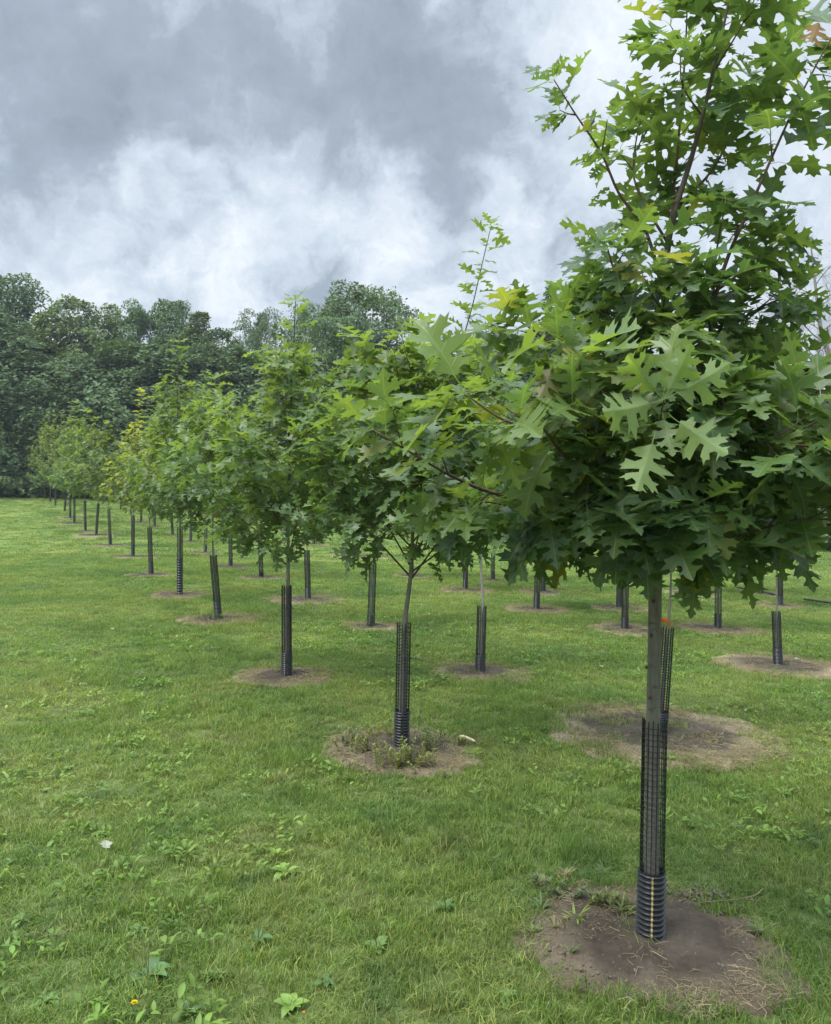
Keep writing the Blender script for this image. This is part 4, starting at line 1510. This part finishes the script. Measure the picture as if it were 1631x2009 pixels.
def lawn(name, seed, zones, protos, label):
    r = np.random.default_rng(seed)
    PS, RS, SS, IS, TS = [], [], [], [], []
    for (y0, y1, dens, sc) in zones:
        x, y = wedge_points(r, y0, y1, dens)
        inp = inside_patch(x, y, 1.0)
        keep = (inp < .5) | (r.random(len(x)) < (.04 if y0 < 5 else .20))
        d_ = .8 + .4 * vnoise(x, y, .9, 5) + .35 * vnoise(x, y, 4, 6)
        keep &= r.random(len(x)) < d_
        x, y = x[keep], y[keep]
        m_ = len(x)
        hgt = (.46 + .52 * vnoise(x, y, 1.3, 7) * vnoise(x, y, 5, 12) * 2) * r.uniform(.8, 1.25, m_)
        # unmown rim round each bare patch
        rim = inside_patch(x, y, 1.16)
        hgt = np.where(rim > .5, hgt * 1.25, hgt)
        PS.append(np.stack([x, y, gmesh(x, y)], 1))
        RS.append(np.stack([r.normal(0, .12, m_), r.normal(0, .12, m_), r.uniform(0, 6.28, m_)], 1))
        SS.append(np.stack([sc * np.ones(m_), sc * np.ones(m_), hgt * (1 + (sc - 1) * .25)], 1))
        IS.append(r.integers(0, len(protos), m_))
        TS.append(r.random(m_))
    return scatter(name, protos, np.concatenate(PS), np.concatenate(RS), np.concatenate(SS), np.concatenate(IS), np.concatenate(TS), label, "grass")


near_t = [tuft(100 + i, 26, .055, .058, .0034) for i in range(7)]
mid_t = [tuft(120 + i, 30, .11, .060, .0055, 2) for i in range(5)]
far_t = [tuft(140 + i, 34, .26, .070, .014, 2) for i in range(4)]
lawn("grass", 1, [(.4, 2.2, 400, 1.0), (2.2, 5, 520, 1.0), (5, 8.5, 380, 1.15)], near_t, "short mown green grass of the near lawn")
lawn("grass", 2, [(8.5, 14, 170, 1.0), (14, 22, 95, 1.25)], mid_t, "short mown grass among the rows of trees")
lawn("grass", 3, [(22, 50, 13, 1.0)], far_t, "grass of the far field before the wood")


def blade_leaf(base, az, L, w, rise, curl, n_=6):
    """broad arching leaf as vertices, faces"""
    V, Fc = [], []
    dx = Vector((math.cos(az), math.sin(az), 0))
    sd = Vector((-math.sin(az), math.cos(az), 0))
    p = Vector(base)
    ang = rise
    for i in range(n_ + 1):
        f = i / n_
        wd = w * (math.sin(math.pi * min(1, .12 + f * .92)) ** .7) * (.25 if i == 0 else 1) if f < 1 else 0.0004
        if f < .25:
            wd *= .4
        V += [p - sd * wd + Vector((0, 0, wd * .3)), p, p + sd * wd + Vector((0, 0, wd * .3))]
        p = p + (dx * math.cos(ang) + Vector((0, 0, math.sin(ang)))) * L / n_
        ang -= curl / n_
    for i in range(n_):
        b = i * 3
        Fc += [(b, b + 3, b + 4, b + 1), (b + 1, b + 4, b + 5, b + 2)]
    return V, Fc


def ground_weeds():
    r = np.random.default_rng(77)
    protos = []
    for i in range(6):
        V, Fc, T = [], [], []
        rr = random.Random(i)
        for k_ in range(rr.choice([5, 7, 9])):
            v_, f_ = blade_leaf((rr.gauss(0, .012), rr.gauss(0, .012), .012), k_ * 2.4 + rr.uniform(-.4, .4), rr.uniform(.014, .030), rr.uniform(.003, .006), rr.uniform(.2, .9), rr.uniform(.3, 1.3), 4)
            off = len(V)
            V += [tuple(q) for q in v_]
            Fc += [tuple(off + j for j in f) for f in f_]
            c = rr.uniform(.7, 1.15)
            T += [(c * 1.05, c * 1.12, c * .9)] * len(v_)
        protos.append(npmesh("small_weed", np.array(V), Fc, M_GRASS, tint=np.array(T)))
    x, y = wedge_points(r, 1.9, 11, 95)
    keep = (vnoise(x, y, 1.1, 31) * vnoise(x, y, 3.3, 32) > .30) & (inside_patch(x, y, .9) < .5)
    x, y = x[keep], y[keep]
    m_ = len(x)
    scatter("ground_cover", protos, np.stack([x, y, gmesh(x, y) + .012], 1), np.stack([r.normal(0, .2, m_), r.normal(0, .2, m_), r.uniform(0, 6.28, m_)], 1),
            r.uniform(.8, 2.1, (m_, 1)) * np.ones((m_, 3)), r.integers(0, 6, m_), r.random(m_), "clover and other low broad-leaved plants among the grass", "ground cover")

ground_weeds()


# straw, clippings and clods in the bare patches
def litter():
    r = np.random.default_rng(9)
    protos = []
    for i in range(5):
        t = Tubes()
        for k_ in range(16):
            a = r.uniform(0, 6.28)
            x, y = r.normal(0, .035, 2)
            L = r.uniform(.012, .050)
            z = r.uniform(.001, .012)
            t.add([(x, y, z), (x + math.cos(a) * L * .5, y + math.sin(a) * L * .5, z + r.uniform(0, .008)), (x + math.cos(a + .4) * L, y + math.sin(a + .4) * L, z)], .0007, 3, cap=False)
        protos.append(t.mesh("straw", M_STRAW))
    PS, RS, SS, IS, TS = [], [], [], [], []
    for (px_, py_, rx, ry, st) in PATCHES:
        if py_ > 16:
            continue
        nn = int(1100 * rx * ry * (.15 + 1.6 * st) / (1 + py_ * .04))
        a = r.uniform(0, 6.28, nn)
        rr = np.sqrt(r.uniform(.1, 1.15, nn))
        rr = np.where(r.random(nn) < .5, r.uniform(.72, 1.08, nn), rr)
        x, y = px_ + rx * rr * np.cos(a), py_ + ry * rr * np.sin(a)
        keep = vnoise(x, y, 4, 21) * .6 + vnoise(x, y, 11, 22) * .4 > .46
        x, y = x[keep], y[keep]
        m_ = len(x)
        PS.append(np.stack([x, y, gmesh(x, y) + .022], 1))
        RS.append(np.stack([r.normal(0, .15, m_), r.normal(0, .15, m_), r.uniform(0, 6.28, m_)], 1))
        SS.append(r.uniform(.7, 1.5, (m_, 1)) * np.ones((m_, 3)))
        IS.append(r.integers(0, 5, m_))
        TS.append(r.random(m_))
    scatter("dry_straw", protos, np.concatenate(PS), np.concatenate(RS), np.concatenate(SS), np.concatenate(IS), np.concatenate(TS),
            "dry grass clippings strewn over the bare soil rings", "straw")
    # clods
    protos = []
    for i in range(4):
        rr = np.random.default_rng(50 + i)
        V = []
        Fc = []
        ph = (1 + 5 ** .5) / 2
        ico = [(-1, ph, 0), (1, ph, 0), (-1, -ph, 0), (1, -ph, 0), (0, -1, ph), (0, 1, ph), (0, -1, -ph), (0, 1, -ph), (ph, 0, -1), (ph, 0, 1), (-ph, 0, -1), (-ph, 0, 1)]
        tri = [(0, 11, 5), (0, 5, 1), (0, 1, 7), (0, 7, 10), (0, 10, 11), (1, 5, 9), (5, 11, 4), (11, 10, 2), (10, 7, 6), (7, 1, 8), (3, 9, 4), (3, 4, 2), (3, 2, 6), (3, 6, 8), (3, 8, 9), (4, 9, 5), (2, 4, 11), (6, 2, 10), (8, 6, 7), (9, 8, 1)]
        for v in ico:
            q = np.array(v) / 1.9 * rr.uniform(.7, 1.2) * np.array([1, .85, .6])
            V.append(q)
        protos.append(npmesh("clod", np.array(V), tri, M_CLOD, smooth=True))
    xs_, ys_, ss_ = [], [], []
    c = hit(1362, 1762)
    for _ in range(90):
        xs_.append(c.x + r.normal(0, .075))
        ys_.append(c.y + r.normal(0, .035))
        ss_.append(r.uniform(.004, .012))
    for (px_, py_, rx, ry, st) in PATCHES[:3] + [PATCHES[12]]:
        for _ in range(900):
            a, q = r.uniform(0, 6.28), math.sqrt(r.random())
            xs_.append(px_ + rx * q * math.cos(a))
            ys_.append(py_ + ry * q * math.sin(a))
            ss_.append(r.uniform(.0015, .006) if r.random() < .93 else r.uniform(.006, .011))
    xs_, ys_, ss_ = map(np.array, (xs_, ys_, ss_))
    m_ = len(xs_)
    scatter("soil_clods", protos, np.stack([xs_, ys_, gmesh(xs_, ys_) + .024], 1), r.uniform(0, 6.28, (m_, 3)), ss_[:, None] * np.ones((m_, 3)),
            r.integers(0, 4, m_), r.random(m_), "small crumbs and clods of soil on the bare rings", "soil")


litter()


# ------------------------------------------------------------------ weeds
def rosette(u, v, size, col, label, seed, nl=8, wide=.28, rise=.75, group=None, spike=0):
    rng = random.Random(seed)
    b = hit(u, v)
    b.z = float(gmesh(b.x, b.y)) + .004
    root = empty("broadleaf_weed", b, label=label, cat="weed", group=group)
    for k_ in range(nl):
        az = k_ * 2.4 + rng.uniform(-.3, .3)
        L = size * .68 * rng.uniform(.5, 1.15)
        V, Fc = blade_leaf((0, 0, 0), az, L, L * wide * rng.uniform(.7, 1.1) * .5, rise * rng.uniform(.6, 1.2), rng.uniform(.8, 1.7))
        o = bpy.data.objects.new("leaf", npmesh("weed_leaf", np.array([tuple(x) for x in V]), Fc, M_WEED))
        j = rng.uniform(.8, 1.25)
        o.color = (col[0] * j, col[1] * j, col[2] * j, 1)
        link(o, parent=root)
    for k_ in range(spike):
        t = Tubes()
        a = rng.uniform(0, 6.28)
        h = size * rng.uniform(.9, 1.4)
        t.add([(0, 0, 0), (math.cos(a) * .01, math.sin(a) * .01, h * .6), (math.cos(a) * .015, math.sin(a) * .015, h)], [.001, .0012, .0022], 5)
        o = bpy.data.objects.new("flower_spike", t.mesh("flower_spike", M_WEED))
        o.color = (.12, .15, .04, 1)
        link(o, parent=root)


LG, MG, DG = (.17, .27, .05), (.12, .20, .05), (.085, .16, .042)
small = "small broad-leaved weed in the mown grass"
sg = "small weeds in the foreground lawn"
ROS = [(129, 1512, .07, MG, "pale green weed standing alone in the lawn, above and left of the fallen pale leaf", 7),
       (193, 1640, .085, LG, "bright yellow-green rosette just behind the fallen pale leaf", 9),
       (562, 1716, .12, LG, "bright upright broad-leaved weed in the lawn left of the foreground soil ring", 8),
       (292, 1920, .12, DG, "large dark plantain rosette near the bottom left of the lawn", 12),
       (270, 1830, .08, MG, "plantain above the large dark rosette", 8),
       (506, 1850, .10, DG, "dark plantain in longer grass, midway along the lower lawn", 9),
       (571, 1978, .09, LG, "bright curled weed at the bottom edge left of the soil ring", 6),
       (43, 1808, .09, MG, "green weed by the left edge of the lower lawn", 8),
       (416, 1920, .08, MG, "weed right of the large dark plantain rosette", 7),
       (740, 1862, .09, MG, "spreading broad-leaved weed left of the foreground soil ring's lower edge", 9),
       (875, 1782, .10, DG, "weed clump in the grass just left of the foreground soil ring", 9),
       (728, 1716, .06, MG, small, 5), (481, 1566, .07, MG, small, 6), (90, 1554, .06, MG, small, 5), (21, 1695, .07, MG, small, 5),
       (116, 1745, .06, MG, small, 5), (94, 1965, .08, MG, small, 7), (369, 1992, .08, DG, small, 7), (1255, 1590, .05, MG, small, 5),
       (600, 1640, .06, MG, small, 5), (330, 1560, .05, MG, small, 5), (210, 1480, .05, MG, small, 5), (640, 1930, .07, DG, small, 6),
       (1590, 1760, .06, MG, small, 5), (990, 1960, .07, MG, small, 6), (700, 1560, .05, MG, small, 5), (1440, 1620, .05, DG, small, 5)]
for i, (u, v, s, c, lab, nl) in enumerate(ROS):
    rosette(u, v, s, c, lab, i, nl + 2, wide=(.62, .5, .4)[i % 3], group=sg if lab == small else None, spike=2 if nl > 8 else 0)


# narrow grassy weeds rooted in the nearest soil ring
def grass_clump(u, v, nb, L, col, label, seed, dz=.02):
    rng = random.Random(seed)
    b = hit(u, v)
    b.z = float(gmesh(b.x, b.y)) + dz
    V, Fc = [], []
    for k_ in range(nb):
        v_, f_ = blade_leaf((rng.gauss(0, .006), rng.gauss(0, .006), -.01), rng.uniform(0, 6.28), L * rng.uniform(.6, 1.1), .0038 * rng.uniform(.8, 1.6), rng.uniform(.5, 1.3), rng.uniform(.4, 1.6), 5)
        off = len(V)
        V += v_
        Fc += [tuple(off + i for i in f) for f in f_]
    o = bpy.data.objects.new("grassy_weed", npmesh("grassy_weed", np.array([tuple(x) for x in V]), Fc, M_WEED))
    o.location = b
    o.color = (*col, 1)
    link(o, label=label, cat="weed")


grass_clump(1132, 1812, 14, .085, (.20, .27, .05), "bright lime grassy weed on the foreground soil, left of the striped pipe", 1)
grass_clump(1222, 1800, 12, .09, (.17, .22, .06), "yellowish grassy weed close against the left of the striped pipe", 2)
grass_clump(1060, 1790, 12, .08, (.09, .15, .05), "grey-green wispy weed at the left rim of the foreground soil ring", 3)
grass_clump(1140, 1848, 9, .055, (.11, .17, .06), "little grassy tuft on the soil below the lime green one", 4)
grass_clump(1121, 1880, 8, .06, (.10, .15, .05), "thin seedling low at the left of the foreground soil ring", 5)
grass_clump(1350, 1915, 12, .05, (.20, .18, .09), "half-dry grassy weed low in the middle of the foreground soil", 6)
grass_clump(1465, 1895, 10, .05, (.20, .15, .09), "dry tuft on the right of the foreground soil ring", 7)


# wispy upright weeds, one thing per stem cluster
def wisp(u, v, ns, h, col, label, seed, spread=.05, dz=.015):
    rng = random.Random(seed)
    b = hit(u, v)
    b.z = float(gmesh(b.x, b.y)) + dz
    root = empty("wispy_weed", b, label=label, cat="weed")
    t = Tubes()
    V, Fc = [], []
    for k_ in range(ns):
        x, y = rng.gauss(0, spread), rng.gauss(0, spread * .6)
        hh = h * rng.uniform(.5, 1.1)
        lx, ly = rng.gauss(0, .03), rng.gauss(0, .03)
        pts = catmull([(x, y, -.01), (x + lx * .5, y + ly * .5, hh * .5), (x + lx, y + ly, hh)], 4)
        t.add(pts, [.0013, .0012, .0012, .001, .001, .001, .0009, .0008, .0006], 3, cap=False)
        for q in pts[1:]:
            for _ in range(5):
                v_, f_ = blade_leaf(q, rng.uniform(0, 6.28), rng.uniform(.012, .030), rng.uniform(.003, .006), rng.uniform(.2, 1.1), .6, 2)
                off = len(V)
                V += v_
                Fc += [tuple(off + i for i in f) for f in f_]
    a = bpy.data.objects.new("stems", t.mesh("stems", M_WEED))
    a.color = (col[0], col[1] * .85, col[2], 1)
    link(a, parent=root)
    o = bpy.data.objects.new("leaves", npmesh("leaves", np.array([tuple(x) for x in V]), Fc, M_WEED))
    o.color = (*col, 1)
    link(o, parent=root, kind='stuff')


YG = (.20, .23, .065)
wisp(712, 1478, 12, .12, YG, "yellow-green wispy weeds on the left of the second tree's soil ring", 1, .07)
wisp(800, 1500, 12, .15, YG, "yellow-green weeds in front of the split pipe collar", 2, .05)
wisp(838, 1482, 10, .17, (.16, .20, .07), "fine-stemmed weeds right of the split pipe collar", 3, .05)
wisp(812, 1440, 3, .36, (.13, .16, .07), "tall thin weed climbing beside the second mesh guard", 4, .012)
wisp(750, 1445, 10, .09, YG, "low yellowish weeds behind the left of the second tree's soil ring", 5, .08)
wisp(546, 1322, 6, .34, (.17, .23, .08), "tall pale weed left of the third tree's guard", 6, .02)
wisp(728, 1232, 9, .32, (.09, .16, .06), "green weed growing up round the second row's weedy mesh guard", 7, .04)
wisp(412, 1220, 14, .11, (.06, .13, .04), "low green weeds at the foot of the fourth tree's guard", 8, .12)
wisp(1185, 1790, 10, .06, (.15, .18, .05), "low yellowish seedlings between the lime weed and the striped pipe", 9, .05)
wisp(1095, 1765, 8, .05, (.10, .14, .05), "low seedlings at the upper left of the foreground soil ring", 10, .05)
for q_, (u_, v_, n2_, lab_) in enumerate([(690, 1462, 12, "yellowish weeds at the far left rim of the second soil ring"), (770, 1508, 14, "yellow-green weeds at the front left of the second soil ring"),
                                      (855, 1462, 12, "faded weeds behind the right of the second soil ring"), (826, 1508, 10, "weeds at the front right of the second tree's collar")]):
    wisp(u_, v_, n2_, .11, YG if q_ % 2 else (.16, .19, .08), lab_, 30 + q_, .06)
for q_, (u_, v_, n2_, lab_) in enumerate([(1060, 1740, 16, "dry and green grass growing in at the upper left rim of the foreground ring"), (1110, 1725, 14, "wispy grass behind the foreground ring, left of the pipe"),
                                      (1185, 1720, 12, "straggly yellowed weed behind the striped pipe"), (1045, 1840, 14, "grass creeping in over the left rim of the foreground soil"),
                                      (1090, 1830, 8, "thin seedlings on the left part of the foreground soil"), (1490, 1840, 14, "grass creeping in over the right rim of the foreground soil")]):
    grass_clump(u_, v_, n2_ * 2, .06, [(.14, .18, .06), (.22, .20, .10), (.11, .17, .05)][q_ % 3], lab_, 60 + q_)
wisp(910, 1465, 5, .06, YG, "small yellow weed by the bleached wood on the second soil ring", 11, .02)


# leafy side shoot on the fourth tree
# ------------------------------------------------------------------ small things on the ground
def pale_leaf():
    b = hit(209, 1678)
    V, T, U = LEAF_MA[1]
    o = bpy.data.objects.new("fallen_leaf", npmesh("fallen_leaf", V - np.array([0, .6, 0]), T, M_WHITE))
    o.location = (b.x, b.y, float(gmesh(b.x, b.y)) + .055)
    o.scale = (.065, .062, .05)
    o.rotation_euler = (math.radians(32), math.radians(6), .35)
    link(o, label="pale greyish fallen leaf lying on the lawn at left", cat="leaf")


pale_leaf()


def fallen(u, v, size, mat, label, seed, dz=.045, tilt=15):
    b = hit(u, v)
    V, T, U = LEAF_MA[seed % 5]
    o = bpy.data.objects.new("fallen_leaf", npmesh("fallen_leaf", V - np.array([0, .6, 0]), T, mat))
    o.location = (b.x, b.y, float(gmesh(b.x, b.y)) + dz)
    o.scale = (size, size, size)
    o.rotation_euler = (math.radians(tilt), math.radians(8), seed * 1.3)
    link(o, label=label, cat="leaf", group="pale leaves fallen on the grass")


for i, (u, v, s) in enumerate([(297, 1234, .05), (221, 1240, .06), (843, 1210, .045), (1180, 1316, .05), (1310, 1180, .06), (1525, 1264, .07), (1378, 1182, .07), (1563, 1300, .06)]):
    fallen(u, v, s, M_WHITE, "small pale leaf fallen on the mown grass between the rows", i + 2, dz=.05)
fallen(596, 2008, .012, M_ORANGE, "tiny red-orange leaf at the bottom edge of the lawn", 3, dz=.04)


def dandelion():
    b = hit(264, 2006)
    b.z = float(gmesh(b.x, b.y))
    root = empty("dandelion", b, label="single yellow dandelion flower at the bottom edge of the lawn", cat="flower")
    t = Tubes()
    t.add([(0, 0, 0), (.002, 0, .03), (0, 0, .062)], .0012, 5)
    o = bpy.data.objects.new("stem", t.mesh("stem", M_WEED))
    o.color = (.12, .2, .05, 1)
    link(o, parent=root)
    V, Fc = [], []
    rng_ = random.Random(2)
    for k_ in range(46):
        v_, f_ = blade_leaf((0, 0, .062), k_ * 2.4, .013 * (1 - k_ / 90), .0022, .15 + k_ / 46 * 1.2, .3, 2)
        off = len(V)
        V += v_
        Fc += [tuple(off + i for i in f) for f in f_]
    o = bpy.data.objects.new("flower_head", npmesh("flower_head", np.array([tuple(x) for x in V]), Fc, M_YELLOW))
    link(o, parent=root)


dandelion()


def stick(name, pts_uv, r, mat, label, cat, dz=.03, sides=6):
    P_ = []
    for u, v in pts_uv:
        b = hit(u, v)
        P_.append(Vector((b.x, b.y, float(gmesh(b.x, b.y)) + dz)))
    o_ = P_[0]
    t = Tubes()
    pts = catmull([p - o_ for p in P_], 4)
    t.add(pts, r, sides, jit=.12, rng=random.Random(len(label)))
    o = bpy.data.objects.new(name, t.mesh(name, mat))
    o.location = o_
    link(o, label=label, cat=cat)


stick("wood_chunk", [(903, 1452), (915, 1455), (932, 1462)], [.010, .013, .014, .013, .013, .012, .011, .010, .006], M_WOODBIT, "bleached wood chunk on the rim of the second tree's soil ring", "wood")
stick("old_hose", [(1448, 1157), (1480, 1163), (1522, 1171)], .03, M_CANE, "black length of pipe lying on the grass beyond the right-hand guards", "pipe", .05)
stick("old_hose", [(1578, 1180), (1610, 1185), (1650, 1189)], .022, M_CANE, "thin dark pipe lying on the grass at the right edge", "pipe", .05)
stick("fallen_twig", [(1375, 1786), (1440, 1780), (1480, 1772), (1497, 1758)], .0022, M_STRAW, "long dry stalk lying at the upper right of the foreground soil", "twig", .035, 4)
stick("fallen_twig", [(1250, 1238), (1275, 1240)], .008, M_CANE, "short dark stick on the grass left of the nearest trunk", "twig", .03, 4)


def white_tag():
    b = hit(290, 1129)
    t = Tubes()
    t.add([(0, 0, 0), (-.03, 0, .05), (-.06, 0, .10)], [.03, .028, .02], 4)
    o = bpy.data.objects.new("plastic_tag", t.mesh("plastic_tag", M_WHITE, smooth=False))
    o.location = (b.x, b.y, float(gmesh(b.x, b.y)))
    o.scale = (1, .2, 1)
    link(o, label="white plastic tag leaning on the foot of the sixth guard of the leftmost row", cat="tag")


white_tag()
print("objects", len(scn.objects), "tris", sum(len(m.polygons) for m in bpy.data.meshes))


# ------------------------------------------------------------------ added haze volume, pales the far wood in place of lens glare
def haze():
    x0, x1, y0, y1, z0_, z1 = -48, 48, -7, 72, -3.5, 17.5
    V = [(x, y, z) for z in (z0_, z1) for y in (y0, y1) for x in (x0, x1)]
    Fc = [(0, 2, 3, 1), (4, 5, 7, 6), (0, 1, 5, 4), (2, 6, 7, 3), (0, 4, 6, 2), (1, 3, 7, 5)]
    m = bpy.data.materials.new("glare_haze")
    m.use_nodes = True
    n_ = NT(m.node_tree)
    v = n_.node('ShaderNodeVolumePrincipled', {'Color': (.80, .88, 1.0, 1), 'Density': HAZE})
    v.inputs['Anisotropy'].default_value = .3
    n_.node('ShaderNodeOutputMaterial', {'Volume': v.outputs[0]})
    link(bpy.data.objects.new("haze", npmesh("haze", np.array(V, float), Fc, m, smooth=False)), kind='stuff', label="added thin haze volume over the field, standing in for lens glare", cat="haze")


HAZE = .0006
haze()
